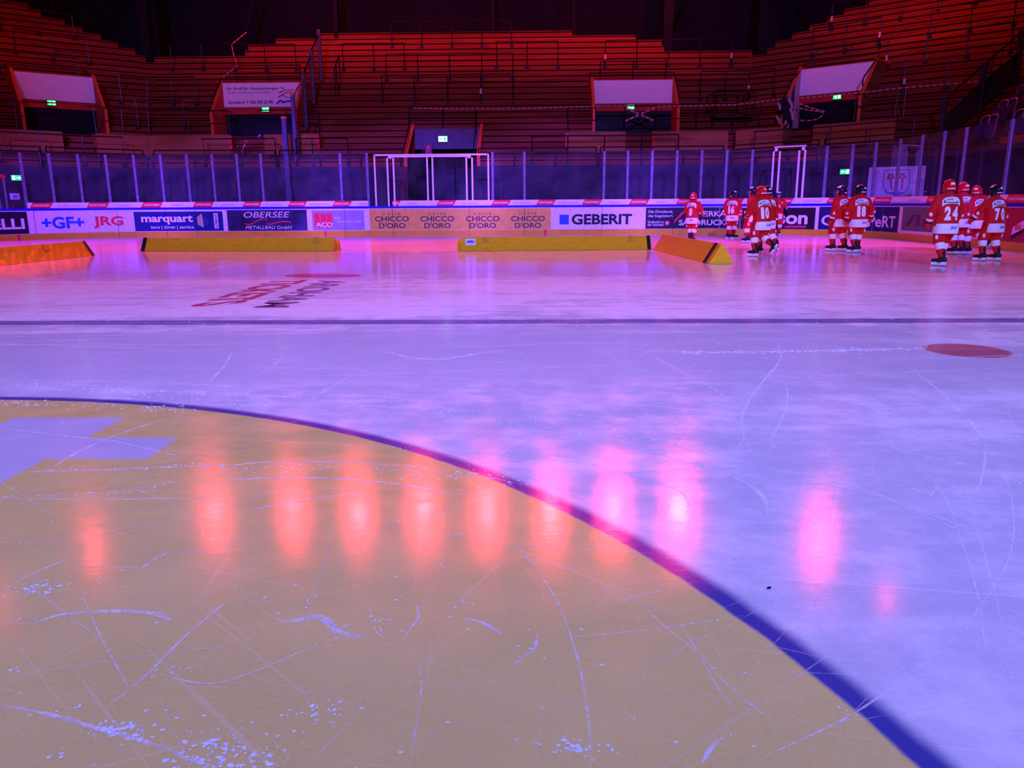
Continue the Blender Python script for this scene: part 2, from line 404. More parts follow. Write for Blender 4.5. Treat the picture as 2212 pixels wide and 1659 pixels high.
# boards outline, seen half of the rink
OX, RW, RL, RR, HR = -.528, 15.35, 29.94, 4.87, 1.074
_L1 = RL-RR+2; _A = PI*RR/2; _L2 = 2*(RW-RR)
def bpath(s):
    if s < _L1: return Vector((OX-RW, -2+s, 0)), Vector((1, 0, 0))
    s -= _L1
    if s < _A:
        t = s/RR; return Vector((OX-RW+RR-RR*math.cos(t), RL-RR+RR*math.sin(t), 0)), Vector((math.cos(t), -math.sin(t), 0))
    s -= _A
    if s < _L2: return Vector((OX-RW+RR+s, RL, 0)), Vector((0, -1, 0))
    s -= _L2
    if s < _A:
        t = s/RR; return Vector((OX+RW-RR+RR*math.sin(t), RL-RR+RR*math.cos(t), 0)), Vector((-math.sin(t), -math.cos(t), 0))
    s -= _A
    return Vector((OX+RW, RL-RR-s, 0)), Vector((-1, 0, 0))
S_END = 2*_L1+2*_A+_L2
_ss = np.linspace(8.0, S_END-8.0, 5000)
_pp = np.array([proj(bpath(s)[0]+Vector((0, 0, 1.0)))[0] for s in _ss])
class BoardSurf:
    def __init__(s, back=0.0): s.back = back
    def uv(s, px, py):
        u = float(np.interp(px, _pp, _ss)); p, n = bpath(u); p = p+n*s.back
        z = 1.0
        for _ in range(6):
            a = proj(p+Vector((0, 0, z)))[1]; b = proj(p+Vector((0, 0, z+.01)))[1]; z += (py-a)/(b-a)*.01
        return u, z
    def at(s, u, v, off=0.0):
        p, n = bpath(u); q = p+n*(off+s.back); return Vector((q.x, q.y, v))
    def P(s, px, py, off=0.0): return s.at(*s.uv(px, py), off)
BD = BoardSurf(); GL = BoardSurf(-.05)
def sX(px): return float(np.interp(px, _pp, _ss))

mb = MB(); ring = [bpath(s)[0] for s in np.concatenate([[0], np.linspace(_L1, _L1+_A, 40), np.linspace(_L1+_A+_L2, _L1+2*_A+_L2, 40), [S_END]])]
ring += [Vector((OX+RW, -12, 0)), Vector((OX-RW, -12, 0))]
mb.add(ring, [tuple(range(len(ring)))])
struct(mb, 'floor_ice', M_ice)
mb = MB(); mb.box((0, 16, -.06), (80, 90, .1)); struct(mb, 'floor', pm('concrete_floor', (.06, .05, .06), .8))

def sweep(name, mat, prof, s0, s1, parent=None, n=160):
    """closed profile [(off, z)] swept along the boards"""
    mb = MB(); k = len(prof)
    for i in range(n+1):
        s = s0+(s1-s0)*i/n
        for o, z in prof: mb.v.append(BD.at(s, z, o))
    for i in range(n):
        for j in range(k): mb.f.append((i*k+j, i*k+(j+1) % k, (i+1)*k+(j+1) % k, (i+1)*k+j)); mb.mi.append(0)
    mb.f += [tuple(range(k))[::-1], tuple(n*k+j for j in range(k))]; mb.mi += [0, 0]
    return mb.build(name, mat, parent)
bt = thing('rink_boards', 'white rink boards with blue cap rail and yellow kick strip along the ice edge', 'rink boards', (0, RL, 0))
sweep('board_wall', M_white, [(-.12, 0), (0, 0), (0, HR-.03), (-.12, HR-.03)], 6, S_END-6, bt)
sweep('kick_strip', M_kick, [(0, 0), (.012, 0), (.012, .215), (0, .215)], 6, S_END-6, bt)['label'] = 'yellow kick strip'
sweep('cap_rail', M_rail, [(-.13, HR-.035), (.025, HR-.035), (.025, HR+.04), (-.13, HR+.04)], 6, S_END-6, bt)['label'] = 'blue cap rail'
mb = MB()
for px in (72, 252, 357, 422, 570, 744, 848, 1013, 1133, 1301, 1455, 1563, 1668):
    u = sX(px); sheet(mb, BD, u-.006, u+.006, .0, HR-.04, .0125, .003)
mb.build('panel_seams', M_ink, bt)
mb = MB()
for px, y0, y1 in ((32.5, 510, 521), (700.5, 499.5, 510.5), (1178, 498, 509)):
    u = sX(px); sheet(mb, BD, u-.045, u+.045, .0, .215, .013, .003)
mb.build('red_ticks', M_red, bt)['label'] = 'red tick marks'

# ------------------------------------------------------------------ advertising panels on the boards
def panel(label, x0, x1, mat, z0=.225, z1=1.005):
    u0, u1 = sX(x0), sX(x1); c = BD.at((u0+u1)/2, 0)
    t = thing('advertising_panel', label, 'advertising panel', c)
    mb = MB(); sheet(mb, BD, u0, u1, z0, z1, .002, .004); mb.build('panel_sheet', mat, t)
    return t
def inset(t, name, mat, x0, y0, x1, y1, off=.008, label=None):
    u0, u1, v0, v1 = rect(BD, x0, y0, x1, y1); mb = MB(); sheet(mb, BD, u0, u1, v0, v1, off, .002)
    o = mb.build(name, mat, t)
    if label: o['label'] = label
    return o
T = .0125
a = panel('dark violet board panel with pale block letters, cut by the left photo edge', -90, 57, M_dark)
words(a, 'lettering', BD, 'ELLI', -22, 472.5, 49, 495.5, M_wtext, T, .03)
a = panel('white board panel with blue crosses and blue and red capital letters', 57.5, 288, M_white)
words(a, 'lettering', BD, '+GF+', 86, 468, 179, 494, M_blue, T, .035)
words(a, 'red_lettering', BD, 'JRG', 198, 467, 264, 493, M_red, T, .035)
a = panel('navy board panel with rounded white word, small yellow gate logo and upright label', 288.5, 489, M_white)
inset(a, 'navy_field', M_navy, 288, 457, 480, 499)
words(a, 'lettering', BD, 'marquart', 303, 465, 415, 485, M_wtext, T, .03)
words(a, 'small_lettering', BD, 'tore | türen | service', 322, 487, 416, 496, M_wtext, T, .01)
mb = MB()
for pts in (((424, 469.5), (435.5, 461), (437.5, 491.5), (425, 485)),): poly(mb, BD, pts, T)
mb.build('gate_logo', pm('gate_yellow', (.55, .45, .15), .5), a)
mb = MB()
for px, y0, y1 in ((427, 468, 488), (431, 466, 490), (440, 467, 489), (443.5, 470, 487), (446.5, 471, 486)):
    u0, u1, v0, v1 = rect(BD, px-.35, y0, px+.35, y1); sheet(mb, BD, u0, u1, v0, v1, T+.001, .001)
mb.build('gate_lines', pm('gate_line', (.10, .12, .22), .5), a)
inset(a, 'upright_label', M_wtext, 460.5, 460.5, 469.5, 493.5, .0105)
u0, u1, v0, v1 = rect(BD, 462.3, 463, 468, 492)
mb = MB(); V_, F_ = textmesh('HORMANN', .03); mb.add([BD.at(u1-(u1-u0)*b, v0+(v1-v0)*a_, .0145) for a_, b in V_], F_); mb.build('upright_lettering', M_ink, a)
a = panel('dark picture board panel with pale handwriting above and below a red wave', 489.5, 662, pm('dark_photo', (.026, .022, .06), .45, nz=(1.2, .9)))
words(a, 'lettering', BD, 'OBERSEE', 526, 457.5, 625, 470, M_wtext, T, .0, .2)
words(a, 'small_lettering', BD, 'METALLBAU GmbH', 528, 487.5, 628, 495, M_wtext, T, .0, .2)
mb = MB(); cv = [(527, 483), (534, 485.5), (543, 483), (552, 478), (562, 473.5), (570, 472.5), (575, 475), (574, 478), (575, 483), (582, 484.5), (592, 482), (602, 479), (615, 478.5), (627, 480)]
pa = [(x, y-1.2) for x, y in cv]; pb = [(x, y+1.2) for x, y in cv]
for i in range(len(cv)-1): mb.add([BD.P(*pa[i], T), BD.P(*pa[i+1], T), BD.P(*pb[i+1], T), BD.P(*pb[i], T)], [(0, 1, 2, 3)])
mb.build('red_wave', M_red, a)
a = panel('lavender board panel with red three-column logo in a white margin', 662.5, 797, M_white)
inset(a, 'lavender_field', pm('lavender', (.30, .28, .42), .5), 673.5, 454.5, 786, 497)
for i in range(3): inset(a, 'red_column', M_red, 678+13.3*i, 461, 690.3+13.3*i, 490.5, .0105)
words(a, 'lettering', BD, 'ACO', 680.5, 480, 717, 490, M_wtext, T+.002, .025)
words(a, 'small_lettering', BD, 'ACO.', 721, 468, 736, 474, M_wtext, T, 0)
words(a, 'slogan', BD, 'we care for water', 728, 475, 780, 481, M_wtext, T, 0)
a = panel('long golden board panel with one coffee slogan printed four times in dark letters', 797.5, 1190, M_yel)
M_cof = pm('coffee_ink', (.04, .018, .05), .5)
for i, x in enumerate((809.5, 907.5, 1006, 1104)):
    words(a, 'lettering', BD, 'CHICCO', x, 467-.2*i, x+73, 478.5-.2*i, M_cof, T, .015)
    words(a, 'lower_lettering', BD, "D'ORO", x+8, 481.5-.2*i, x+65, 493-.2*i, M_cof, T, .015)
    words(a, 'upper_lettering', BD, 'C A F F È', x+17, 458.5-.2*i, x+55, 464.5-.2*i, M_cof, T, 0)
a = panel('white board panel with a blue square and bold dark capitals', 1190.5, 1395, M_white)
inset(a, 'blue_square', pm('square_blue', (.02, .09, .42), .5), 1208.7, 464, 1229, 484.8)
words(a, 'lettering', BD, 'GEBERIT', 1235, 462, 1366, 485, M_ink, T, .035)
a = panel('black board panel with white printing slogan, red slanted stroke and small red cross badge', 1395.5, 1600, M_dark)
words(a, 'lettering', BD, 'Die Druckerei,', 1401, 454, 1454, 461, M_wtext, T, .01)
words(a, 'lettering', BD, 'die begeistert.', 1401, 463.5, 1455.5, 470.5, M_wtext, T, .01)
words(a, 'small_lettering', BD, 'Gedruckt in', 1400, 476.5, 1434.5, 482, M_wtext, T, .01)
words(a, 'small_lettering', BD, 'der Schweiz!', 1400, 482.8, 1434.5, 488, M_wtext, T, .01)
inset(a, 'cross_badge', M_red, 1437.5, 477, 1447, 486)
mb = MB()
for x0, y0, x1, y1 in ((1441.2, 478.5, 1443.3, 484.5), (1439.2, 480.5, 1445.3, 482.5)):
    u0, u1, v0, v1 = rect(BD, x0, y0, x1, y1); sheet(mb, BD, u0, u1, v0, v1, .0105, .001)
mb.build('badge_cross', M_wtext, a)
mb = MB(); poly(mb, BD, ((1474, 457), (1478.5, 460), (1459, 479.5), (1456, 483), (1457.5, 476)), T); mb.build('red_stroke', M_red, a)
words(a, 'large_lettering', BD, 'MERKA', 1507, 456, 1569, 467.5, M_wtext, T, .02)
words(a, 'large_lettering', BD, 'SARDRUCK', 1467.5, 474.5, 1569.5, 486.5, M_wtext, T, .02)
a = panel('black board panel with large pale lower-case word and crimson underline', 1600.5, 1770, M_white)
inset(a, 'black_field', pm('black_field', (.02, .012, .02), .5), 1601, 448.5, 1763, 495)
words(a, 'lettering', BD, 'Wilson', 1607, 456, 1747, 484, M_wtext, T, .03)
inset(a, 'underline', pm('crimson', (.45, .03, .09), .5), 1698, 487, 1745, 492.5, .0105)
a = panel('deep blue board panel with rounded white letters behind the number 18 skater', 1770.5, 1944, pm('deep_blue', (.02, .018, .075), .5))
words(a, 'lettering', BD, 'COEXPeRT', 1777, 465, 1938, 489, M_wtext, T, .02)
a = panel('grey-green board panel with dark slanted brand stroke', 1944.5, 2126, M_white)
inset(a, 'grey_field', pm('grey_green', (.13, .16, .12), .5), 1952, 448, 2118, 503)
mb = MB(); poly(mb, BD, ((1974, 463.5), (1983, 463.5), (1969, 487.5), (1960, 487.5)), T); poly(mb, BD, ((1984, 463.5), (1991, 463.5), (1990, 488), (1982, 488)), T)
mb.build('slanted_strokes', pm('plum_ink', (.10, .02, .07), .5), a)
words(a, 'lettering', BD, 'a', 1996, 472, 2008, 489, MATS['plum_ink'], T, .03)
a = panel('red board panel with white slanted ribbon at the right photo edge', 2126.5, 2300, pm('red_panel', (.38, .02, .04), .5))
mb = MB(); poly(mb, BD, ((2195, 491), (2218, 475), (2218, 494), (2193, 508)), T); mb.build('ribbon', M_wtext, a)
mb = MB(); poly(mb, BD, ((2193, 509), (2218, 495), (2218, 502), (2193, 518)), T); mb.build('ribbon_shadow', M_ink, a)
words(a, 'lettering', BD, 'BK', 2200, 485, 2216, 497, M_red, T+.003, .03)

# white strip with red flags at the foot of the glass
def strip(label, x0, x1, flags, wordlist):
    u0, u1 = sX(x0), sX(x1); z0, z1 = HR+.045, HR+.245
    t = thing('strip_banner', label, 'strip banner', GL.at((u0+u1)/2, z0))
    mb = MB(); sheet(mb, GL, u0, u1, z0, z1, .02, .012); mb.build('strip', M_strip, t)
    for a0, a1, st in flags:
        v0, v1 = sX(a0), sX(a1); mb = MB(); w = v1-v0; sk = .11
        if st == 'ER': sk = .11; mb.add([GL.at(v0, z0, .033), GL.at(v1-sk, z0, .033), GL.at(v1, z1, .033), GL.at(v0, z1, .033)], [(0, 1, 2, 3)])
        else: sheet(mb, GL, v0, v1-sk, z0, z1, .0325, .001, skew=sk, step=.12)
        f = mb.build('red_flag', M_red, t)
        mb = MB(); letter(mb, GL, st, v0+w*(.14 if st != 'ER' else .02), v1-w*.14, z0+.065, z1-.055, .0365, .03)
        mb.build('flag_lettering', M_wtext, f)
    for a0, a1, st in wordlist:
        mb = MB(); letter(mb, GL, st, sX(a0), sX(a1), z0+.05+(-.015 if 'g' in st else 0), z1-.06, .0345, -.005); mb.build('word', M_grey, t)
    return t
K = 'KRÜGER'
strip('white strip with red slanted flags along the glass foot left of the gate', 61.5, 796,
      [(66, 117, K), (188, 238, K), (305, 353, K), (417, 463, K), (524, 567, K), (622, 664, K), (718, 761, K)],
      [(127, 176, 'entfeuchten'), (257, 283, 'heizen'), (371, 395, 'kühlen'), (477, 505, 'sanieren'), (576, 609, 'kruegerch'), (670, 711, 'entfeuchten'), (775, 796, 'heizen')])
strip('white strip with red slanted flags along the glass foot from the gate rightward', 848, 2260,
      [(848, 866, 'ER'), (943, 986, K), (1061, 1104, K), (1158, 1201, K), (1257, 1301, K), (1358, 1403, K), (1460, 1504, K), (1563, 1607, K), (1672, 1714, K), (1783, 1830, K), (1883, 1925, K), (1997, 2047, K), (2098, 2128, K), (2168, 2222, K)],
      [(881, 902, 'kühlen'), (998, 1031, 'sanieren'), (1110, 1144, 'kruegerch'), (1207, 1248, 'entfeuchten'), (1316, 1338, 'heizen'), (1417, 1440, 'kühlen'), (1517, 1546, 'sanieren'), (1616, 1652, 'kruegerch'), (1732, 1772, 'entfeuchten'), (1845, 1870, 'heizen'), (1962, 1985, 'kühlen'), (2126, 2158, 'krueger')])

# ------------------------------------------------------------------ glass posts and panes
ZG0, ZG1 = HR+.04, 3.06
PL = [-58, 60.8, 121.5, 182, 241, 300, 357, 413, 467, 519.6, 571, 740, 797]
PR = [1064.8, 1133, 1303.6, 1354, 1406, 1458.8, 1511.7, 1564.6, 1619]
PX = [1775.7, 1829.7, 1878, 1928, 1974, 2019.8, 2065, 2159]
allp = PL+PR+PX
def glass_post(px, label):
    u = sX(px); t = thing('glass_post', label, 'post', GL.at(u, ZG0), 'posts between the rink glass panes')
    mb = MB(); sheet(mb, GL, u-.045, u-.018, ZG0, ZG1, -.03, .06); sheet(mb, GL, u+.018, u+.045, ZG0, ZG1, -.03, .06); sheet(mb, GL, u-.018, u+.018, ZG0, ZG1, -.005, .022)
    mb.build('post_profile', M_alu, t)
    mb = MB()
    for z in (1.5, 1.85, 2.3, 2.75): mb.tube([GL.at(u, z, .016), GL.at(u, z, .024)], .012, 8)
    mb.build('bolts', M_wtext, t)
def where(px):
    for x0, x1, w in ((-200, 57, 'violet letter panel'), (57, 288, 'blue-cross panel'), (288, 489, 'navy panel'), (489, 662, 'red wave panel'), (662, 797, 'lavender panel'), (797, 1190, 'golden panel'), (1190, 1395, 'blue square panel'), (1395, 1600, 'black slogan panel'), (1600, 1770, 'underlined black panel'), (1770, 1944, 'deep blue panel'), (1944, 2126, 'grey-green panel'), (2126, 2400, 'red panel')):
        if x0 <= px < x1: return w
cnt = 0
for i, px in enumerate(allp):
    if px < 0: continue
    glass_post(px, 'pale glass post above the %s, %s glass post from left' % (where(px), ORD[cnt])); cnt += 1
runs = [PL, PR, PX]; k = 0
for R_ in runs:
    for a0, a1 in zip(R_[:-1], R_[1:]):
        u0, u1 = sX(a0)+.03, sX(a1)-.03; c = GL.at((u0+u1)/2, ZG0)
        mb = MB(); sheet(mb, GL, u0, u1, ZG0, ZG1, -.008, .016, step=.3)
        tag(mb.build('rink_glass', M_glass, None, c), 'clear rink glass above the %s, %s pane from left' % (where((a0+a1)/2), ORD[k]), 'glass pane', 'rink glass panes'); k += 1
for a0, a1, w in ((1622, 1660, 'left'), (1734, 1772, 'right')):
    u0, u1 = sX(a0), sX(a1); c = GL.at((u0+u1)/2, ZG0); mb = MB(); sheet(mb, GL, u0, u1, ZG0, ZG1, -.008, .016, step=.3)
    tag(mb.build('rink_glass', M_glass, None, c), 'narrow clear pane just %s of the small white gate' % w, 'glass pane', 'rink glass panes')
# far right pane behind the number 70 skater
u0, u1 = sX(2159)+.03, sX(2255); mb = MB(); sheet(mb, GL, u0, u1, ZG0, ZG1, -.008, .016, step=.3)
tag(mb.build('rink_glass', M_glass, None, GL.at((u0+u1)/2, ZG0)), 'clear rink glass at the right photo edge behind the number 70 skater', 'glass pane', 'rink glass panes')

# large gate with white frame
def vbar(mb, S, px, y0, y1, w, d=.05, off=-.02, z0=None):
    u = S.uv(px, y1)[0]; zt = S.uv(px, y0)[1]; zb = S.uv(px, y1)[1] if z0 is None else z0
    sheet(mb, S, u-w/2, u+w/2, zb, zt, off, d)
g = thing('rink_gate', 'tall white-framed glass gate in the boards below the middle entrance', 'gate', GL.at(sX(930), ZG0))
zt = GL.uv(930, 333)[1]
for px, nm in ((812.7, 'frame_post'), (1055.7, 'frame_post')):
    u = sX(px); mb = MB(); sheet(mb, GL, u-.03, u+.03, ZG0, zt, -.06, .05); mb.build(nm, M_gate, g)
mb = MB(); sheet(mb, GL, sX(812.7), sX(1055.7), zt-.05, zt+.01, -.06, .05); mb.build('top_bar', M_gate, g)
mb = MB(); sheet(mb, GL, sX(842), sX(1019), zt-.11, zt-.06, -.02, .05); mb.build('door_track', M_gate, g)
zd = GL.uv(930, 341)[1]
for px in (840.5, 853.5, 925.5, 936.8, 1009.3, 1021.5):
    u = sX(px); mb = MB(); sheet(mb, GL, u-.03, u+.03, ZG0, zd, .005, .05); mb.build('door_post', M_gate, g)
for a0, a1 in ((816, 838), (856, 923), (939, 1007), (1024, 1053)):
    mb = MB(); sheet(mb, GL, sX(a0), sX(a1), ZG0, zd, -.03, .012); mb.build('door_glass', M_glass, g)
for px in (847, 1015.5):
    mb = MB(); u = sX(px); sheet(mb, GL, u-.05, u+.05, zd-.02, zd+.09, .0, .06); mb.build('hinge_block', M_gate, g)
# goal lamp box on top of the gate
g = thing('goal_lamp', 'clear plastic box with a red lamp on top of the white gate', 'lamp', GL.at(sX(925), zt))
u0, u1 = sX(914), sX(938); zb = zt+.01; zz = GL.uv(925, 311)[1]
mb = MB(); sheet(mb, GL, u0, u1, zb, zz, .0, .02); sheet(mb, GL, u0, u0+.02, zb, zz, -.2, .2); sheet(mb, GL, u1-.02, u1, zb, zz, -.2, .2); mb.build('clear_box', M_glass, g)
mb = MB(); sheet(mb, GL, sX(922), sX(935), zb, zz-.03, -.16, .1); mb.build('lamp_block', pm('dull_red', (.25, .04, .08), .5), g)
mb = MB(); mb.ell(GL.at(sX(928), zb+.24, -.05), (.05, .05, .05)); mb.build('red_lens', pm('lamp_red', (.8, .08, .03), .3, emit=.25), g)
# small gate
g = thing('rink_gate', 'narrow white-framed gate in the boards behind the front-facing skater', 'gate', GL.at(sX(1697), ZG0))
zt2 = GL.uv(1700, 315)[1]
mb = MB(); sheet(mb, GL, sX(1664), sX(1731), zt2-.04, zt2, -.02, .05); mb.build('top_bar', M_gate, g)
zd2 = zt2-.17
for px in (1663.6, 1676.5, 1717.6, 1730):
    u = sX(px); mb = MB(); sheet(mb, GL, u-.03, u+.03, ZG0, zd2, .0, .05); mb.build('door_post', M_gate, g)
for px in (1668.5, 1726):
    mb = MB(); u = sX(px); sheet(mb, GL, u-.05, u+.05, zd2, zd2+.11, .0, .06); mb.build('hinge_block', M_gate, g)
mb = MB(); sheet(mb, GL, sX(1679), sX(1715), ZG0, zd2, -.03, .012); mb.build('door_glass', M_glass, g)
# thin frame of the player door at the far left
g = thing('player_door', 'thin-framed glass door with red top rail at the left photo edge', 'door', GL.at(sX(10), ZG0))
for px in (3, 18.5):
    u = sX(px); mb = MB(); sheet(mb, GL, u-.03, u+.03, ZG0, GL.uv(px, 384)[1], .0, .05); mb.build('door_post', M_alu, g)
mb = MB(); mb.tube([GL.P(-30, 379, .03), GL.P(4, 379, .03), GL.P(13, 380, .03), GL.P(21, 383.5, .03)], .07, 10); mb.build('red_rail', M_redw, g)
# ------------------------------------------------------------------ grandstands: three straight flights of timber terraces
Y0, RUN, PHI = 33.0, .40, math.radians(40)
TN = math.tan(PHI/2)
YC = [343, 329.5, 316.5, 303.5, 290, 276.5, 263, 250.5, 238, 224.7, 211.3, 198.6, 185.6, 173.7, 161.8, 149.3, 138.4, 126, 114, 101.5, 89.6, 77.7, 66.8, 55.8, 44.6, 33.2, 21.6, 9.8, -2, -14, -26, -38]
def cplane(k): return Vector((0, Y0+RUN*k, 0))
ZB = onplane(1160, 357, cplane(0), Vector((0, 1, 0))).z
ZR = [onplane(1160, y, cplane(k), Vector((0, 1, 0))).z for k, y in enumerate(YC)]
XCL = onplane(319, 340, cplane(0), Vector((0, 1, 0))).x
XCR = onplane(1580, 315, cplane(2), Vector((0, 1, 0))).x - 2*RUN*TN
class Stand:
    def __init__(s, key, p0, ang):
        s.key = key; s.p0 = Vector(p0); s.U = Vector((math.cos(ang), math.sin(ang), 0)); s.N = Vector((-math.sin(ang), math.cos(ang), 0))
        s.gaps = []
    def surf(s, k, off=0.0): return PlaneSurf(s.p0+s.N*(RUN*k-off), s.U, s.N)
    def at(s, u, d, z): q = s.p0+s.U*u+s.N*d; return Vector((q.x, q.y, z))
    def row_of(s, px, py):
        for k in range(len(ZR)):
            z = s.surf(k).uv(px, py)[1]
            if z <= ZR[k]+1e-6: return k
        return len(ZR)-1
SL = Stand('L', (XCL, Y0, 0), PHI); SCN = Stand('C', (0, Y0, 0), 0.0); SR = Stand('R', (XCR, Y0, 0), -PHI)
def crease_x(y): return 1645-(y-115)*69/208
def stand_at(px, py): return SL if px < 318.5 else (SR if px > crease_x(py) else SCN)
print('ZB', round(ZB, 2), 'XCL', round(XCL, 2), 'XCR', round(XCR, 2), 'ZR', [round(z, 2) for z in ZR])

# entrances cut into the terraces: (stand, rows from, to, u0, u1)
def urange(S, k, x0, x1, y): return S.surf(k).uv(x0, y)[0], S.surf(k).uv(x1, y)[0]
V1 = urange(SL, 5, 48, 232, 255); V2 = urange(SCN, 5, 456, 641, 262); V4 = urange(SCN, 5, 1281, 1467, 255); V5 = urange(SR, 5, 1690, 1858, 240)
VC = urange(SCN, 0, 879, 1031, 340)
SL.gaps = [(5, 8)+V1]; SCN.gaps = [(5, 8)+V2, (5, 8)+V4, (0, 5)+VC]; SR.gaps = [(5, 8)+V5]
def xt(S, k, px): return S.surf(k).uv(px, 60)[0]
CEXT = {19: (525, 1436), 20: (533, 1431), 21: (593, 1374), 22: (690, 1236)}
LEXT = {18: 308, 19: 287, 20: 251, 21: 216, 22: 178, 23: 141, 24: 92, 25: 68, 26: 15, 27: -25, 28: -60}
REXT = {18: 1660, 19: 1677, 20: 1712, 21: 1748, 22: 1786, 23: 1820, 24: 1872, 25: 1915, 26: 1960, 27: 2005, 28: 2050, 29: 2095, 30: 2140}
def extent(S, k):
    if S is SCN:
        if k in CEXT: return xt(S, k, CEXT[k][0]), xt(S, k, CEXT[k][1])
        return XCL-RUN*k*TN, XCR+RUN*k*TN
    if S is SL: return -16.0, (xt(S, k, LEXT[k]) if k in LEXT else RUN*k*TN)
    return (xt(S, k, REXT[k]) if k in REXT else -RUN*k*TN), 17.0
def terrace(S, name, label, nrow):
    t = thing(name, label, 'grandstand', S.at(0, 0, 0))
    for k in range(nrow):
        a, b = extent(S, k); segs = [(a, b)]
        for k0, k1, g0, g1 in S.gaps:
            if k0 <= k <= k1:
                ns = []
                for p, q in segs:
                    if g1 <= p or g0 >= q: ns.append((p, q)); continue
                    if g0 > p: ns.append((p, g0))
                    if g1 < q: ns.append((g1, q))
                segs = ns
        zl = ZR[k-1]-.02 if k else ZB; zt = ZR[k]; d0 = RUN*k
        for p, q in segs:
            mb = MB()
            mb.obox(S.at(p, d0+.015, zl), S.U*(q-p), S.N*(RUN+.02), Vector((0, 0, zt-.085-zl)))
            mb.obox(S.at(p, d0+.20, zt-.09), S.U*(q-p), S.N*(RUN-.17), Vector((0, 0, .06)))
            mb.obox(S.at(p, d0, zt-.035), S.U*(q-p), S.N*(RUN+.03), Vector((0, 0, .035)))
            mb.build('terrace_step', M_wood, t)
    return t
TL = terrace(SL, 'grandstand', 'angled timber terrace on the left rising beyond the corner crease', 29)
TC = terrace(SCN, 'grandstand', 'straight timber terrace across the back behind the gate', 23)
TR = terrace(SR, 'grandstand', 'angled timber terrace on the right behind the skaters', 31)
def fascia(S, parent, x0, x1, y):
    u0, u1 = urange(S, 2, x0, x1, y); mb = MB(); d = RUN*2-.06
    mb.obox(S.at(u0, d, ZR[1]), S.U*(u1-u0), S.N*(RUN*3+.1), Vector((0, 0, ZR[4]+.012-ZR[1])))
    o = mb.build('plywood_front', M_ply, parent); o['label'] = 'plain plywood front panel'
for S, p, x0, x1, y in ((SL, TL, -90, 136, 305), (SL, TL, 208, 318, 305), (SCN, TC, 321, 498, 305), (SCN, TC, 572, 690, 305), (SCN, TC, 1226, 1351, 305), (SCN, TC, 1409, 1572, 305), (SR, TR, 1590, 1691, 300), (SR, TR, 1757, 1933, 290)):
    fascia(S, p, x0, x1, y)
def redpost(S, px, y0, y1):
    u = S.surf(2, .08).uv(px, y1)[0]; s = S.surf(2, .08); mb = MB(); sheet(mb, s, u-.06, u+.06, s.uv(px, y1)[1], s.uv(px, y0)[1], 0, .04)
    mb.build('red_edge', M_redw, TC)['label'] = 'red painted stair edge'
redpost(SCN, 500, 293, 322); redpost(SCN, 688, 290, 320)
redpost(SCN, 1224, 287, 320); redpost(SCN, 1411, 287, 318)

# front walls under the terraces, walls behind, columns
def wallpiece(S, u0, u1, d, z0, z1, name, mat, th=.15):
    mb = MB(); mb.obox(S.at(u0, d, z0), S.U*(u1-u0), S.N*th, Vector((0, 0, z1-z0))); return struct(mb, name, mat)
wallpiece(SL, -17, .02, -.02, -.01, ZB, 'wall_left', M_wall)
wallpiece(SR, -.02, 9.2, -.02, -.01, ZB, 'wall_right', M_wall)
wallpiece(SCN, XCL, VC[0], -.02, -.01, ZB, 'wall_back', M_wall)
wallpiece(SCN, VC[1], XCR, -.02, -.01, ZB, 'wall_back', M_wall)
DB = RUN*32
wallpiece(SCN, XCL-DB*TN, XCR+DB*TN, DB, 0, 16, 'wall_rear', M_back)
wallpiece(SL, -22, DB*TN+.1, DB, 0, 18, 'wall_rear', M_back)
wallpiece(SR, -DB*TN-.1, 22, DB, 0, 18, 'wall_rear', M_back)
mb = MB(); mb.box((0, 16, 18.1), (90, 90, .2)); struct(mb, 'ceiling', M_back)
def column(S, k, x0, x1, ybot, label_z=None):
    s = S.surf(k); u0, u1 = s.uv(x0, ybot)[0], s.uv(x1, ybot)[0]; z0 = ZR[k-1]-.1 if k < len(ZR) else 5
    z0 = s.uv((x0+x1)/2, ybot)[1]
    mb = MB(); p = s.at(u0, z0, 0); mb.obox(p, S.U*(u1-u0), S.N*.5, Vector((0, 0, 17.5-z0))); return struct(mb, 'column', M_col)
column(SCN, 18, 306, 328, 131); column(SCN, 19, 1636, 1655, 117)
column(SCN, 22, 723, 731, 83); column(SCN, 23, 1062, 1069, 72); column(SCN, 23, 1236, 1242, 84); column(SL, 25, 112, 120, 36)
column(SCN, 20, 1432, 1452, 110)
def brace(x0, y0, x1, y1, k, S):
    s = S.surf(k); mb = MB(); mb.tube([s.P(x0, y0), s.P(x1, y1)], .11, 8); struct(mb, 'beam', M_col)
brace(240, -30, 188, 72, 26, SL); brace(552, -20, 529, 75, 24, SCN); brace(1482, -25, 1453, 46, 24, SCN); brace(1735, -20, 1777, 52, 25, SR); brace(1451, 88, 1460, 110, 21, SCN)
brace(2150, 0, 2100, 2, 31, SR)

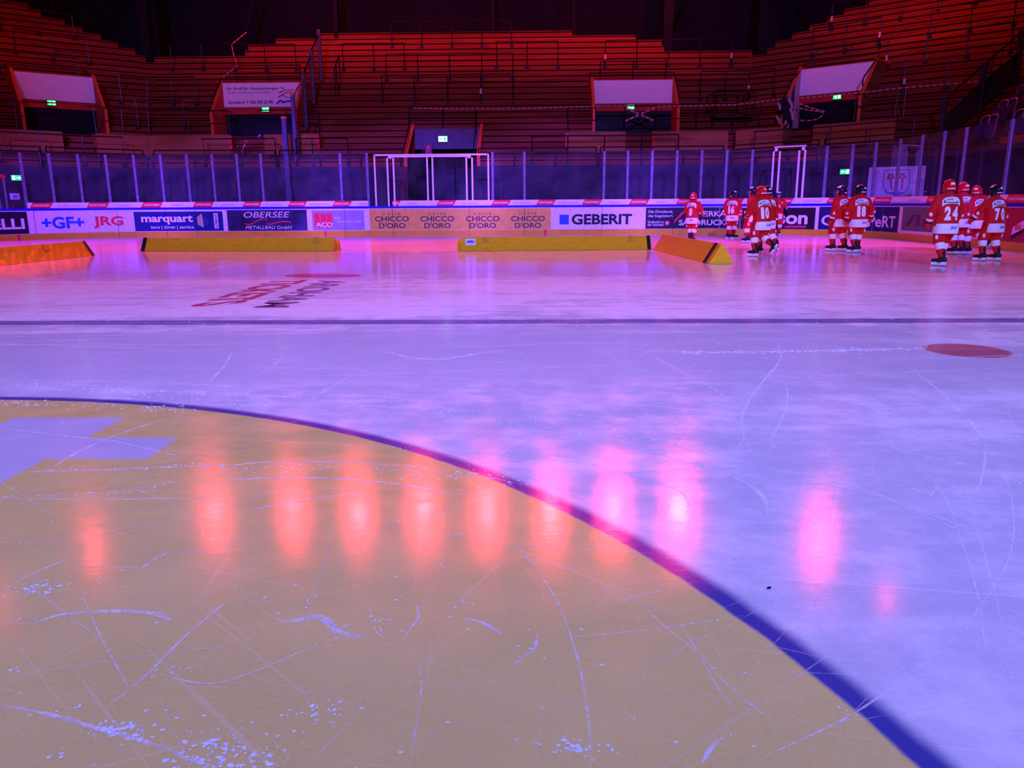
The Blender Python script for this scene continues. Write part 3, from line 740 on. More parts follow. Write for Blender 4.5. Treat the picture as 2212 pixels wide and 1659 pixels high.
# ------------------------------------------------------------------ entrances
KB = 8.75
def entrance(S, V, label, xc, yt, yb, yd, banner_label, wallmat_l=M_redw, wallmat_r=M_redw, shutter_label=None):
    u0, u1 = V; zf = ZR[4]; d0, d1 = RUN*5, RUN*KB
    sb = S.surf(KB); zd = sb.uv(xc, yd)[1]; zt, zb = sb.uv(xc, yt)[1], sb.uv(xc, yb)[1]
    kt = next(k for k, z in enumerate(ZR) if z >= zt); dk = RUN*kt
    t = thing('stand_entrance', label, 'entrance', S.at((u0+u1)/2, d0, zf))
    prof = [(d0, zf), (d0, zf+1.0), (d0+.2, zf+1.13), (d1, zt+.06), (dk, zt+.06), (dk, zf)]
    for u, w, m in ((u0, .08, wallmat_l), (u1-.08, .08, wallmat_r)):
        mb = MB(); mb.prism([S.at(u, d, z) for d, z in prof], S.U*w); mb.build('side_wall', m, t)
        mb = MB()
        for (a, za), (b, zb_) in zip(prof[1:4], prof[2:5]):
            p, q = S.at(u-.02, a-.02, za), S.at(u-.02, b, zb_)
            e = S.U*(w+.04); h = Vector((0, 0, .07)); mb.hexa([p, p+e, q+e, q, p+h, p+e+h, q+e+h, q+h])
        p = S.at(u-.02, d0-.03, zf); mb.obox(p, S.U*(w+.04), S.N*.03, Vector((0, 0, 1.0)))
        mb.build('wall_cap', M_orange, t)['label'] = 'orange wooden capping'
    mb = MB(); mb.obox(S.at(u0+.08, d1, zd), S.U*(u1-u0-.16), S.N*.1, Vector((0, 0, zt-zd+.05))); mb.build('header', M_redw, t)
    mb = MB(); mb.obox(S.at(u0+.08, d1+.1, zt-.02), S.U*(u1-u0-.16), S.N*(dk-d1), Vector((0, 0, .08))); mb.build('roof_slab', M_ply, t)
    mb = MB()
    n = 14
    for i in range(n):
        z = zf+(zd-zf)*i/n; mb.obox(S.at(u0, d1+.06+(.02 if i % 2 else 0), z), S.U*(u1-u0), S.N*.04, Vector((0, 0, (zd-zf)/n)))
    mb.build('shutter', M_shut, t)['label'] = 'black slatted shutter'
    mb = MB(); mb.obox(S.at(u0, d0, zf-.05), S.U*(u1-u0), S.N*(d1-d0), Vector((0, 0, .05))); mb.build('landing', M_ply, t)
    b = thing('white_banner', banner_label, 'banner', S.at((u0+u1)/2, d1-.05, zb), 'white banners over the stand entrances')
    mb = MB(); s2 = S.surf(KB, .05); sheet(mb, s2, u0+.09, u1-.09, zb, zt, 0, .015); mb.build('banner_sheet', M_bann, b)
    return t, b, s2
e1, b1, s1 = entrance(SL, V1, 'red-walled stand entrance at far left with a blank white banner', 105, 160.5, 217, 233.5, 'blank white banner over the far left entrance')
e2, b2, s2 = entrance(SCN, V2, 'red-walled stand entrance under the white banner with dark lettering', 560, 179.5, 231.5, 246.5, 'white banner with dark lettering and red sun sketch')
e4, b4, s4 = entrance(SCN, V4, 'dark stand entrance crossed by an X of red-white tape', 1365, 173.5, 223.5, 239.5, 'blank white banner above the X of barrier tape')
M_pinkw = pm('pale_panel', (.62, .40, .45), .6)
e5, b5, s5 = entrance(SR, V5, 'angled stand entrance on the right with a pale striped side wall', 1800, 143.5, 201, 218.5, 'blank white banner over the far right entrance', M_pinkw, M_ply)
words(b2, 'lettering', s2, 'Ihr Profi für Hauswartungen', 491, 188, 601, 196, M_ink, .02, .012)
words(b2, 'small_lettering', s2, '22 Jahre Erfahrung und Qualität', 492, 197.5, 583, 203, M_ink, .02)
words(b2, 'lettering', s2, 'suncasa.ch + 056 260 22 80', 494, 217, 590, 224, M_ink, .02, .015)
mb = MB()
for q in ([(607, 188), (612, 191), (616, 196)], [(603, 200), (608, 199), (613, 197)], [(602, 210), (607, 207), (612, 204)]): mb.tube([s2.P(x, y, .022) for x, y in q], .018, 5)
mb.build('sun_rays', M_ink, b2)
mb = MB(); mb.tube([s2.P(626+13*math.cos(a), 205+6*math.sin(a), .022) for a in np.linspace(1.2, 5.2, 14)], .022, 5); mb.tube([s2.P(x, y, .022) for x, y in ((618, 195), (628, 194), (636, 194))], .02, 5); mb.build('sun_ring', M_red, b2)
mb = MB(); mb.tube([s2.P(x, y, .022) for x, y in ((597, 225), (604, 219), (606, 217), (612, 221), (620, 219), (630, 218))], [.02, .05, .04, .05, .04, .05], 6); mb.build('violet_script', pm('violet_ink', (.10, .02, .75), .5), b2)
# side-wall lettering and the stripe on the right entrance
for S, V, e, sgn in ((SL, V1, e1, -1), (SCN, V2, e2, 1)):
    mb = MB(); V_, F_ = textmesh('WAY', .0)
    u = (V[1]-.086) if sgn < 0 else (V[0]+.086)
    a0, a1 = (RUN*5+.1, RUN*5+1.15)
    for_d = (lambda a: a1-(a1-a0)*a) if sgn < 0 else (lambda a: a0+(a1-a0)*a)
    if sgn > 0: for_d = lambda a: a1-(a1-a0)*(1-a)
    mb.add([S.at(u, for_d(a), ZR[4]+.95+.32*b) for a, b in V_], F_)
    mb.build('wall_lettering', pm('pink_ink', (.65, .22, .25), .5), e)
mb = MB(); u = V5[0]+.086
mb.add([SR.at(u, RUN*6.5, ZR[4]), SR.at(u, RUN*7.3, ZR[4]), SR.at(u, RUN*7.3, ZR[4]+2.0), SR.at(u, RUN*6.5, ZR[4]+1.5)], [(0, 1, 2, 3)])
mb.build('navy_stripe', M_navy, e5)

# middle entrance at rink level
t = thing('middle_entrance', 'wide dark passage below the timber terrace behind the white gate', 'entrance', SCN.at((VC[0]+VC[1])/2, 0, 0))
zc = SCN.surf(6).uv(956, 322)[1]
prof = [(-.02, ZB-.02), (-.02, ZR[0]+.12), (RUN*6, ZR[5]+.15), (RUN*6, ZB-.02)]
for u, w in ((VC[0]-.1, .1), (VC[1], .1)):
    mb = MB(); mb.prism([SCN.at(u, d, z) for d, z in prof], SCN.U*w); mb.build('side_wall', M_redw, t)
    mb = MB(); p, q = SCN.at(u-.02, -.05, ZR[0]+.12), SCN.at(u-.02, RUN*6, ZR[5]+.15); e = SCN.U*(w+.04); h = Vector((0, 0, .09)); mb.hexa([p, p+e, q+e, q, p+h, p+e+h, q+e+h, q+h])
    p = SCN.at(u-.02, -.06, ZB-.02); mb.obox(p, e, SCN.N*.04, Vector((0, 0, ZR[0]+.2-ZB))); mb.build('wall_cap', M_orange, t)
mb = MB(); mb.obox(SCN.at(VC[0], RUN*6, zc), SCN.U*(VC[1]-VC[0]), SCN.N*.1, Vector((0, 0, ZR[5]-zc+.03))); mb.build('header_panel', pm('grey_header', (.10, .09, .12), .7), t)
mb = MB(); zi = zc; w = VC[1]-VC[0]
mb.obox(SCN.at(VC[0]-.1, .13, 0), SCN.U*.1, SCN.N*7, Vector((0, 0, ZB+.4))); mb.obox(SCN.at(VC[1], .13, 0), SCN.U*.1, SCN.N*7, Vector((0, 0, ZB+.4)))
mb.obox(SCN.at(VC[0]-.1, RUN*6+.1, zc), SCN.U*(w+.2), SCN.N*5, Vector((0, 0, .1))); mb.build('passage_walls', pm('passage_dark', (.03, .018, .035), .8), t)
mb = MB()
for i in range(2): mb.obox(SCN.at(VC[0]+w*(.03+.485*i), 5.5, 0), SCN.U*(w*.46), SCN.N*.06, Vector((0, 0, zc)))
mb.build('double_door', pm('passage_door', (.012, .012, .03), .5), t)
mb = MB(); mb.obox(SCN.at(VC[0]-.34, -.03, 0), SCN.U*.34, SCN.N*.02, Vector((0, 0, ZB))); mb.build('red_jamb', pm('dull_jamb', (.12, .02, .025), .6), t)
mb = MB(); ss = SCN.surf(0, .04); sheet(mb, ss, *[ss.uv(x, 393)[0] for x in (1035, 1039)], ss.uv(1037, 396)[1], ss.uv(1037, 391)[1], 0, .02); mb.build('door_switch', M_plate, t)

# ------------------------------------------------------------------ green exit signs
def exit_sign(S, x0, y0, x1, y1, label, arrow, white=False):
    u0, u1, v0, v1 = rect(S, x0, y0, x1, y1); W_ = u1-u0; H_ = v1-v0
    t = thing('exit_sign', label, 'exit sign', S.at((u0+u1)/2, v0, .06), 'lit escape route signs')
    mb = MB(); sheet(mb, S, u0-.02, u1+.02, v0-.02, v1+.02, .02, .05); mb.build('housing', M_plate, t)
    mb = MB(); sheet(mb, S, u0, u1, v0, v1, .07, .01); mb.build('lit_face', M_glow2 if white else M_glow, t)
    ink = M_glow if white else M_glow2; q = .085
    def U(a): return u0+W_*a
    def V(b): return v0+H_*b
    mb = MB(); s = 1 if arrow == 'r' else -1; c = .68 if arrow == 'r' else .32
    if arrow in 'rl':
        mb.add([S.at(U(c-s*.2), V(.42), q), S.at(U(c+s*.06), V(.42), q), S.at(U(c+s*.06), V(.58), q), S.at(U(c-s*.2), V(.58), q)], [(0, 1, 2, 3)])
        mb.add([S.at(U(c+s*.04), V(.22), q), S.at(U(c+s*.24), V(.5), q), S.at(U(c+s*.04), V(.78), q)], [(0, 1, 2)])
    else:
        mb.add([S.at(U(.24), V(.85), q), S.at(U(.38), V(.85), q), S.at(U(.38), V(.45), q), S.at(U(.24), V(.45), q)], [(0, 1, 2, 3)])
        mb.add([S.at(U(.14), V(.5), q), S.at(U(.48), V(.5), q), S.at(U(.31), V(.15), q)], [(0, 1, 2)])
    mb.build('arrow', ink, t)
    dx = .12 if arrow == 'r' else .62
    mb = MB(); mb.add([S.at(U(dx), V(.15), q), S.at(U(dx+.24), V(.15), q), S.at(U(dx+.24), V(.88), q), S.at(U(dx), V(.88), q)], [(0, 1, 2, 3)]); mb.build('door_symbol', ink, t)
    mb = MB(); g2 = q+.006; m2 = dx+.12
    def seg(a, b, w):
        A = Vector((a[0], a[1])); B = Vector((b[0], b[1])); d = (B-A); n = Vector((-d.y/2.2, d.x*2.2)); n = n.normalized()*w
        mb.add([S.at(U(p[0]), V(p[1]), g2) for p in (A+n, B+n, B-n, A-n)], [(0, 1, 2, 3)])
    seg((m2-.02, .62), (m2, .40), .03); seg((m2, .42), (m2+.07, .24), .022); seg((m2, .42), (m2-.08, .22), .022); seg((m2-.02, .58), (m2+.07, .48), .018); seg((m2-.02, .58), (m2-.09, .46), .018); seg((m2-.03, .72), (m2+.02, .72), .05)
    mb.build('running_figure', M_glow if not white else M_glow, t)
    return t
WLs = PlaneSurf(SL.p0-SL.N*.03, SL.U, SL.N); WRs = PlaneSurf(SR.p0-SR.N*.03, SR.U, SR.N)
exit_sign(WLs, 23.5, 378.5, 47, 390, 'green exit sign with right arrow above the dark door at left edge', 'r')
exit_sign(SL.surf(KB, .1), 101.5, 217, 120, 228, 'green exit sign below the blank banner of the far left entrance', 'd')
exit_sign(SCN.surf(KB, .1), 567, 232, 582.5, 241.5, 'green exit sign below the banner with dark lettering', 'd')
exit_sign(SCN.surf(6, .02), 947.5, 294.5, 966.5, 306.5, 'bright white-green exit sign on the grey header of the middle entrance', 'l', True)
exit_sign(SCN.surf(KB, .1), 1354.5, 227, 1370, 236.5, 'green exit sign right above the X of barrier tape', 'd')
exit_sign(SR.surf(KB, .1), 1801, 204.5, 1818.5, 214.5, 'green exit sign below the banner of the far right entrance', 'd')
exit_sign(WRs, 1816, 365.5, 1838, 376.5, 'green exit sign with left arrow on the wall beside the coat of arms', 'l')
# dark door with paper notice at far left, dark niche, coat of arms
mb = MB(); u0, u1, v0, v1 = rect(WLs, 8, 396, 66, 446); t = thing('dark_door', 'black wall door with a pale paper notice below the exit sign', 'door', WLs.at(u0, 0))
sheet(mb, WLs, u0, u1, 0, v1, 0, .04); mb.build('door_leaf', M_shut, t)
mb = MB(); u0, u1, v0, v1 = rect(WLs, 21, 417.5, 42, 431); sheet(mb, WLs, u0, u1, v0, v1, .05, .005); mb.build('paper_notice', M_wtext, t)
mb = MB(); p = WLs.P(32, 424.5, .06); mb.ell(p, (.09, .01, .05), Matrix.Rotation(PHI, 3, 'Z')); mb.build('notice_logo', M_grey, t)
t = thing('dark_door', 'plain dark double door in the wall left of centre behind the glass', 'door', WLs.P(268, 420))
mb = MB(); u0, u1, v0, v1 = rect(WLs, 246, 399, 291, 446); sheet(mb, WLs, u0, u1, 0, v1, 0, .04); mb.build('door_leaf', pm('blue_black', (.012, .012, .03), .6), t)
t = thing('dark_door', 'dark door in the right wall behind the narrow gate', 'door', WRs.P(1775, 400))
mb = MB(); u0, u1, v0, v1 = rect(WRs, 1745, 372, 1800, 440); sheet(mb, WRs, u0, u1, 0, v1, 0, .04); mb.build('door_leaf', M_shut, t)

CR = PlaneSurf(SR.p0-SR.N*.08, SR.U, SR.N)
t = thing('crest_banner', 'white banner with a town coat of arms of two red roses over water', 'banner', CR.P(1935, 420))
A_, B_, C_, D_ = CR.uv(1877, 361), CR.uv(1998.5, 358.5), CR.uv(1994, 437), CR.uv(1871, 437)
mb = MB(); uu0, uu1 = (A_[0]+D_[0])/2, (B_[0]+C_[0])/2; zz1 = (A_[1]+B_[1])/2; sheet(mb, CR, uu0, uu1, .75, zz1, -.02, .015); mb.build('banner_cloth', M_white, t)
M_out = pm('crest_line', (.22, .16, .30), .5); M_rose = pm('rose_red', (.50, .06, .05), .6); M_gold = pm('rose_gold', (.75, .48, .12), .5)
def cp(x, y, o=.005): return CR.P(x, y, o)
shield = [(1911, 368), (1965, 366.5), (1965, 392), (1963, 404), (1957, 413), (1948, 420), (1936, 423), (1925, 420), (1915, 414), (1909, 406), (1908, 393)]
mb = MB(); mb.tube([cp(x, y, .006) for x, y in shield+shield[:1]], .012, 5); mb.build('shield_outline', M_out, t)
mb = MB(); mb.add([cp(x, y, .004) for x, y in ((1909, 412), (1916, 415.5), (1926, 415), (1935, 413), (1946, 415), (1955, 413.5), (1959, 411), (1953, 418), (1945, 422), (1936, 424), (1926, 421), (1915, 416))], [tuple(range(12))]); mb.build('water', pm('crest_blue', (.04, .16, .50), .5), t)
for cx, cy in ((1924.5, 381.5), (1949, 381)):
    mb = MB(); n = 40
    mb.add([cp(cx+9.3*(.80+.20*math.cos(5*a))*math.cos(a+.3), cy+9.3*(.80+.20*math.cos(5*a))*math.sin(a+.3), .008) for a in [2*PI*i/n for i in range(n)]], [tuple(range(n))]); f = mb.build('rose', M_rose, t)
    mb = MB(); mb.add([cp(cx+2.8*math.cos(a), cy+2.8*math.sin(a), .011) for a in [2*PI*i/14 for i in range(14)]], [tuple(range(14))]); mb.build('rose_centre', M_gold, f)
    mb = MB(); s = -1 if cx < 1930 else 1
    mb.add([cp(cx+x, cy+y, .007) for x, y in ((-2.5, 8), (2, 8), (2.5, 13), (1.5, 18), (2.5-s, 23), (1.5-s*2, 29), (.5-s*2, 29), (-1.5-s, 24), (-2, 19), (-1.5, 14))], [tuple(range(10))]); mb.build('rose_stem', M_rose, t)
# ------------------------------------------------------------------ crush barriers on the terraces
M_padw = pm('pale_sleeve', (.70, .50, .52), .6); M_padb = pm('dark_sleeve', (.02, .018, .022), .6)
GB = 'crush barriers on the terraces'
def barrier(label, posts, k=None, stand=None, mids=None, plates=True, pads=(), r=.026, ends=None, group=GB, name='crush_barrier', cat='barrier', off=.06, braces=()):
    """posts: (xtop, ytop, xfoot, yfoot) in the photo; each stands on the riser it meets"""
    P = []
    for xt_, yt_, xf, yf in posts:
        S = stand or stand_at(xf, yf); kk = S.row_of(xf, yf) if k is None else k
        s = S.surf(kk, off); P.append((s.P(xt_, yt_), s.P(xf, yf), s))
    base = min((q for _, q, _ in P), key=lambda q: q.z)
    t = thing(name, label, cat, base, group)
    tops = [a for a, _, _ in P]
    if ends: tops = [P[0][2].P(*ends[0])]+tops if ends[0] else tops; tops = tops+([P[-1][2].P(*ends[1])] if ends[1] else [])
    mb = MB(); mb.tube(tops, r, 8); mb.build('top_rail', M_steel, t)
    for m in (mids or []):
        mb = MB(); mb.tube([a+(q-a)*m for a, q, _ in P], r*.8, 8); mb.build('middle_rail', M_steel, t)
    for i, (a, q, s) in enumerate(P):
        mb = MB(); mb.tube([q, Vector((q.x, q.y, a.z))], r*.9, 8); o = mb.build('post', M_steel, t)
        if plates:
            mb = MB(); c = q-s.N*.0; U = s.U; mb.obox(q-U*.085+s.N*.005-Vector((0, 0, .075)), U*.17, s.N*(off-.002), Vector((0, 0, .16))); mb.build('foot_plate', M_plate, t)
        if i in pads:
            h = a.z-q.z
            mb = MB(); mb.tube([q+Vector((0, 0, .10)), q+Vector((0, 0, .30))], .055, 10); mb.build('dark_sleeve', M_padb, o)
            mb = MB(); mb.tube([q+Vector((0, 0, .30)), q+Vector((0, 0, .52))], .05, 10); mb.build('pale_sleeve', M_padw, o)
    for xa, ya, xb, yb in braces:
        s = P[0][2] if abs(xa-posts[0][0]) < abs(xa-posts[-1][0]) else P[-1][2]
        mb = MB(); mb.tube([s.P(xa, ya), s.P(xb, yb)], r*.8, 8); mb.build('brace', M_steel, t)
    return t
barrier('black barrier on the left terrace at the top left photo corner', [(-4, 5, 3, 63), (78, 19, 85, 73), (157, 34, 161, 82)])
barrier('black three-post barrier two rows above the far left blank banner', [(27, 61, 35, 119), (110, 73, 116, 128), (188, 80, 193, 136)])
barrier('black barrier whose posts end behind the top of the far left blank banner', [(0, 110, 5, 168), (87, 117, 91, 174), (168, 126, 173, 182)], plates=False)
barrier('long black barrier bent around the left terrace corner, upper one', [(257, 161, 263, 220), (317, 167, 321, 225), (368, 167, 374, 224), (420, 166, 425, 224)])
barrier('black barrier bent around the left terrace corner, below the long one', [(292, 215, 299, 275), (317, 216.5, 321, 276), (393, 216.5, 400, 276)])
barrier('front black barrier along the lowest rows of the left terrace', [(-2, 284, 3, 346), (84, 288.6, 91, 353), (178, 293, 184, 355.5), (265, 296.7, 270.5, 357)])
barrier('front black barrier below the entrance with the lettered banner', [(435, 300.5, 443, 356), (513, 299.5, 520.5, 356), (592, 299, 598, 356)])
barrier('short front black barrier right of the glass divider', [(638, 299, 642, 355), (672, 299, 677, 355), (750, 298.7, 753, 355)])
barrier('black five-post barrier high on the terrace above the lettered banner', [(364, 96, 372, 149), (431, 96, 438, 149), (500, 96, 507, 149), (569, 96, 574, 149), (635, 95.5, 640, 149)])
barrier('black barrier just above the lettered banner with its posts hidden behind it', [(511, 141, 513, 196), (581, 141, 583, 196), (649, 140.5, 651, 196)], plates=False)
barrier('black three-post barrier right of the divider, left of the centre steps', [(739, 94, 742, 148), (806, 94, 808, 148), (873, 93.7, 874, 147)])
barrier('top black barrier in the middle rising against the dark rear wall', [(843, 46, 847, 99), (908, 46, 911, 99), (974, 45, 976, 98.5), (1040, 44.5, 1041, 98), (1105, 44, 1105, 97)])
barrier('long middle barrier of five posts, upper of the two stacked ones', [(833, 116.5, 835, 171), (900.5, 116, 903, 171), (970, 115, 971.4, 170), (1040, 114.5, 1041, 169), (1107.5, 114, 1108, 168)])
barrier('long middle barrier of five posts, lower of the two stacked ones', [(824, 163, 826, 219), (895, 162.5, 896, 219), (966, 162, 967, 218), (1037, 161, 1039, 218), (1107.5, 160.7, 1108, 216.5)], pads=(3,))
barrier('black three-post barrier right of centre, second row from the top', [(1072, 90, 1072.7, 145), (1138.5, 89.6, 1138.5, 144), (1205.6, 89, 1205, 143.6)])
barrier('black barrier of five posts above the X-taped entrance', [(1309, 87.5, 1307, 143), (1376, 86.5, 1375, 141), (1445, 85.5, 1443.5, 141), (1514, 85, 1512, 140), (1581, 84.5, 1579, 140)], pads=(0, 4))
barrier('black barrier just above the banner of the X-taped entrance', [(1296.5, 133, 1296, 188), (1367, 132.5, 1366.5, 188), (1438, 132, 1437, 187)], plates=False)
barrier('black barrier bent around the right terrace corner above the pipe platform', [(1515, 154, 1512, 214), (1568, 153.5, 1566, 214), (1620, 152, 1616, 211), (1675, 147, 1671, 206)], pads=(2,))
barrier('front black barrier right of the middle entrance below the taped rail', [(1148.5, 295.5, 1149, 354), (1226.6, 293.5, 1226, 354), (1306.5, 293, 1305, 352), (1386, 292, 1385, 351), (1466, 290.5, 1464, 350)])
barrier('front black barrier along the lowest rows of the right terrace', [(1628, 285, 1627.7, 345), (1705, 279, 1702, 341), (1789, 274, 1789, 337), (1880, 265.5, 1875, 331), (1978, 258, 1969, 327)])
barrier('black three-post barrier left of centre on the right terrace under the stepped edge', [(1757, 62, 1754, 120), (1830, 51, 1825, 109), (1905, 37, 1898, 98)], pads=(2,))
barrier('black barrier at the top of the right terrace cut by the photo top edge', [(1798, 5, 1795, 62), (1872, -8, 1868, 51), (1948, -20, 1944, 40)], pads=(0,))
barrier('black barrier just above the far right entrance banner', [(1761, 108, 1759, 165), (1838, 97, 1835, 154), (1919, 84, 1913, 149)], pads=(2,))
barrier('black barrier on the right terrace, highest of the three near the fence', [(2011, 18, 2007, 80), (2101, 7, 2094, 68)], ends=(None, (2150, -1)))
barrier('black barrier on the right terrace, middle one of the three near the fence', [(2002, 72, 1997.6, 137), (2092, 60, 2087, 126), (2189, 46, 2182, 116)])
barrier('black barrier on the right terrace, lowest of the three near the fence', [(1956.6, 132.6, 1951, 200), (2048, 124, 2042, 191), (2147, 111, 2138, 178)], pads=(0,))
barrier('black barrier at the top right photo corner', [(2195, -5, 2188.6, 56), (2290, -18, 2283, 42)])
barrier('black barrier on the right terrace with only two feet below the top photo edge', [(2028, -35, 2025, 25), (2112, -48, 2107, 11)])
# short stair handrail
s = PlaneSurf((SCN.surf(9).P(725, 208).x, Y0, 0), SCN.N, (1, 0, 0))
t = thing('stair_handrail', 'short sloping black handrail on the steps right of the glass divider', 'handrail', s.P(725, 208))
mb = MB(); mb.tube([s.P(723, 150), s.P(723.5, 146), s.P(732, 120)], .028, 8); mb.build('rail', M_steel, t)
for x0, y0, x1, y1 in ((723.3, 147, 725.3, 208), (728, 133, 729, 195), (732, 120, 734.5, 170)):
    mb = MB(); a = s.P(x1, y1); mb.tube([a, Vector((a.x, a.y, s.P(x0, y0).z))], .026, 8); mb.build('post', M_steel, t)

# ------------------------------------------------------------------ guard rails
def pipe_thing(name, label, cat, lines, group=None, r=.026, mat=None, plates=()):
    """lines: list of (part name, surf, [(px,py)...], radius)"""
    t = thing(name, label, cat, lines[0][1].P(*lines[0][2][0]), group)
    for nm, s, pts, rr in lines:
        mb = MB(); mb.tube([s.P(x, y) for x, y in pts], rr or r, 8); mb.build(nm, mat or M_steel, t)
    for s, x, y in plates:
        q = s.P(x, y); mb = MB(); mb.obox(q-s.U*.06-Vector((0, 0, .02)), s.U*.12, s.N*.05, Vector((0, 0, .1))); mb.build('foot_plate', M_plate, t)
    return t
fL, fC, fR = SL.surf(5, .1), SCN.surf(5, .1), SR.surf(5, .1)
pipe_thing('guard_rail', 'double guard rail bent round the left terrace corner between two entrances', 'guard rail',
   [('top_rail', fL, [(190, 231), (200, 230), (318, 239)], None), ('top_rail', fC, [(318, 239), (491, 239), (503, 244)], None), ('middle_rail', fL, [(203, 260), (319, 266)], .02), ('middle_rail', fC, [(319, 266), (492, 267), (503, 270)], .02)]
   + [('post', fL, [(200, 230), (208, 286)], None), ('post', fL, [(261, 236), (267, 290)], None), ('post', fC, [(318.5, 239), (323, 291)], None), ('post', fC, [(404, 239), (408, 293)], None), ('post', fC, [(491, 239), (497, 293)], None), ('brace', fL, [(224, 237), (208, 286)], .02), ('brace', fC, [(459, 243), (492, 293)], .02)], 'guard rails beside the entrances')
pipe_thing('guard_rail', 'double guard rail with bent end right of the glass divider', 'guard rail',
   [('top_rail', fC, [(556, 243), (556.5, 238), (672, 237), (683, 238.5), (688, 243)], None), ('middle_rail', fC, [(640, 265), (676, 265.5), (688, 269)], .02), ('post', fC, [(679, 238), (680.5, 293)], None), ('post', fC, [(688, 243), (690, 293)], None), ('post', fC, [(617, 238), (618, 247)], None)], 'guard rails beside the entrances')
pipe_thing('guard_rail', 'far left double guard rail in front of the blank-bannered entrance', 'guard rail',
   [('top_rail', fL, [(-60, 216), (0, 218), (120, 222.5)], None), ('middle_rail', fL, [(-60, 247), (0, 249), (50, 251)], .02), ('post', fL, [(31, 219), (38, 281)], None)], 'guard rails beside the entrances')
pipe_thing('guard_rail', 'long double guard rail across the X-taped entrance to the right corner', 'guard rail',
   [('top_rail', fC, [(1226, 232), (1283, 230), (1468, 227), (1602, 224.5)], None), ('top_rail', fR, [(1602, 224.5), (1690, 216.5)], None), ('middle_rail', fC, [(1227, 261), (1283, 259.5), (1468, 256), (1600, 253)], .02), ('middle_rail', fR, [(1600, 253), (1692, 245.5)], .02)]
   + [('post', fC, [(a, b), (c, d)], None) for a, b, c, d in ((1226, 232, 1227, 287), (1287, 230, 1287, 287), (1350, 229, 1349, 286), (1418, 228, 1417, 286), (1505, 227, 1503.7, 285))] + [('post', fR, [(1644, 221, 1)[:2], (1639, 280)], None)], 'guard rails beside the entrances', plates=[(fC, 1227, 287), (fC, 1287, 287), (fC, 1349, 286), (fC, 1417, 286), (fC, 1503.7, 285)])
pipe_thing('guard_rail', 'double guard rail right of the far right entrance wrapped in pale tape', 'guard rail',
   [('top_rail', fR, [(1845, 204), (1941, 192), (2115, 177)], None), ('middle_rail', fR, [(1851, 231), (1945, 223), (1954, 225)], .02), ('post', fR, [(1850.7, 203), (1844, 262)], None), ('post', fR, [(1941, 192), (1932, 254)], None), ('post', fR, [(1957, 192), (1951, 253)], None)], 'guard rails beside the entrances')
def handrail(label, S, V, top, lft, rgt):
    s = S.surf(KB, .0)
    L_ = [('top_rail', s, top, None)]
    t = pipe_thing('entrance_handrail', label, 'handrail', L_, 'black handrails above the entrances')
    for (u, pts) in ((V[0]+.04, lft), (V[1]-.04, rgt)):
        if not pts: continue
        sd = PlaneSurf(S.at(u, 0, 0), S.N, S.U)
        mb = MB(); mb.tube([sd.P(x, y) for x, y in pts], .026, 8); mb.build('sloping_rail', M_steel, t)
    return t
handrail('black handrail framing the far left blank banner', SL, V1, [(10, 138), (97, 146), (186, 153)], [(9, 139), (37, 205)], [(187, 154), (219, 219), (220, 226)])
handrail('black handrail framing the lettered banner', SCN, V2, [(481, 167), (647, 165)], [(480, 168), (459, 213), (458, 226)], None)
handrail('black handrail framing the banner above the tape X', SCN, V4, [(1274, 158), (1454, 156)], [(1274, 158), (1280, 219)], [(1456, 157), (1469, 216)])
handrail('black handrail framing the far right blank banner', SR, V5, [(1739, 138), (1900, 115)], [(1739, 138), (1699, 190), (1698, 203)], [(1899, 119), (1865, 168), (1863, 186)])
mid = SCN.surf(6, .05)
pipe_thing('entrance_handrail', 'black double rail above the middle entrance', 'handrail',
   [('top_rail', mid, [(884.5, 234), (1028, 234)], .02), ('upper_rail', mid, [(884, 243.5), (1028, 243)], None), ('lower_rail', mid, [(884, 260.5), (1028, 260)], .02)] + [('post', mid, [(a, 234), (b, 276)], None) for a, b in ((884.5, 882.5), (956, 956), (1028, 1027.5))], 'black handrails above the entrances')
for u, pts, w in ((VC[0]-.05, [(882, 277), (872, 322)], 'left'), (VC[1]+.05, [(1028, 277), (1023, 320)], 'right')):
    sd = PlaneSurf(SCN.at(u, 0, 0), SCN.N, SCN.U); pipe_thing('entrance_handrail', 'sloping black handrail on the %s wall of the middle entrance' % w, 'handrail', [('sloping_rail', sd, pts, None), ('bracket', sd, [pts[0], (pts[0][0]+1, pts[0][1]+12)], .02), ('bracket', sd, [pts[1], (pts[1][0], pts[1][1]+14)], .02)], 'black handrails above the entrances')

# double rail along the front edge, in sections
GF = 'double front rails along the terrace foot'
def front(label, S, up, lo, posts, bl=True, br=True):
    s = S.surf(0, .12); s2 = S.surf(0, .45)
    t = thing('front_rail', label, 'front rail', s.P(*lo[0]), GF)
    a, b = s2.P(*up[0]), s2.P(*up[1]); c, d = s.P(*lo[0]), s.P(*lo[1])
    mb = MB(); mb.tube([a, b], .026, 8); mb.build('upper_rail', M_steel, t)
    mb = MB(); mb.tube([c, d], .028, 8); mb.build('lower_rail', M_steel, t)
    for x, y in posts:
        q = s.P(x, y); tz = c.z+(d.z-c.z)*((q-c).length/max(.1, (d-c).length))
        mb = MB(); mb.tube([Vector((q.x, q.y, ZB-.02)), Vector((q.x, q.y, tz))], .03, 8); mb.build('post', M_steel, t)
    for x, y in [up[0], up[1]]:
        p = s2.P(x, y); q = s.P(x, y+10); q.z = c.z; mb = MB(); mb.tube([p, q], .022, 8); mb.build('bracket', M_steel, t)
front('double front rail, far left section above the dark door', SL, [(-60, 312), (86, 317)], [(-60, 323), (92, 328)], [(-20, 345), (88, 347)])
front('double front rail, section ending at the left corner crease', SL, [(99, 317.5), (308, 325)], [(97, 328), (316, 335)], [(103, 348), (215, 352), (316, 356)])
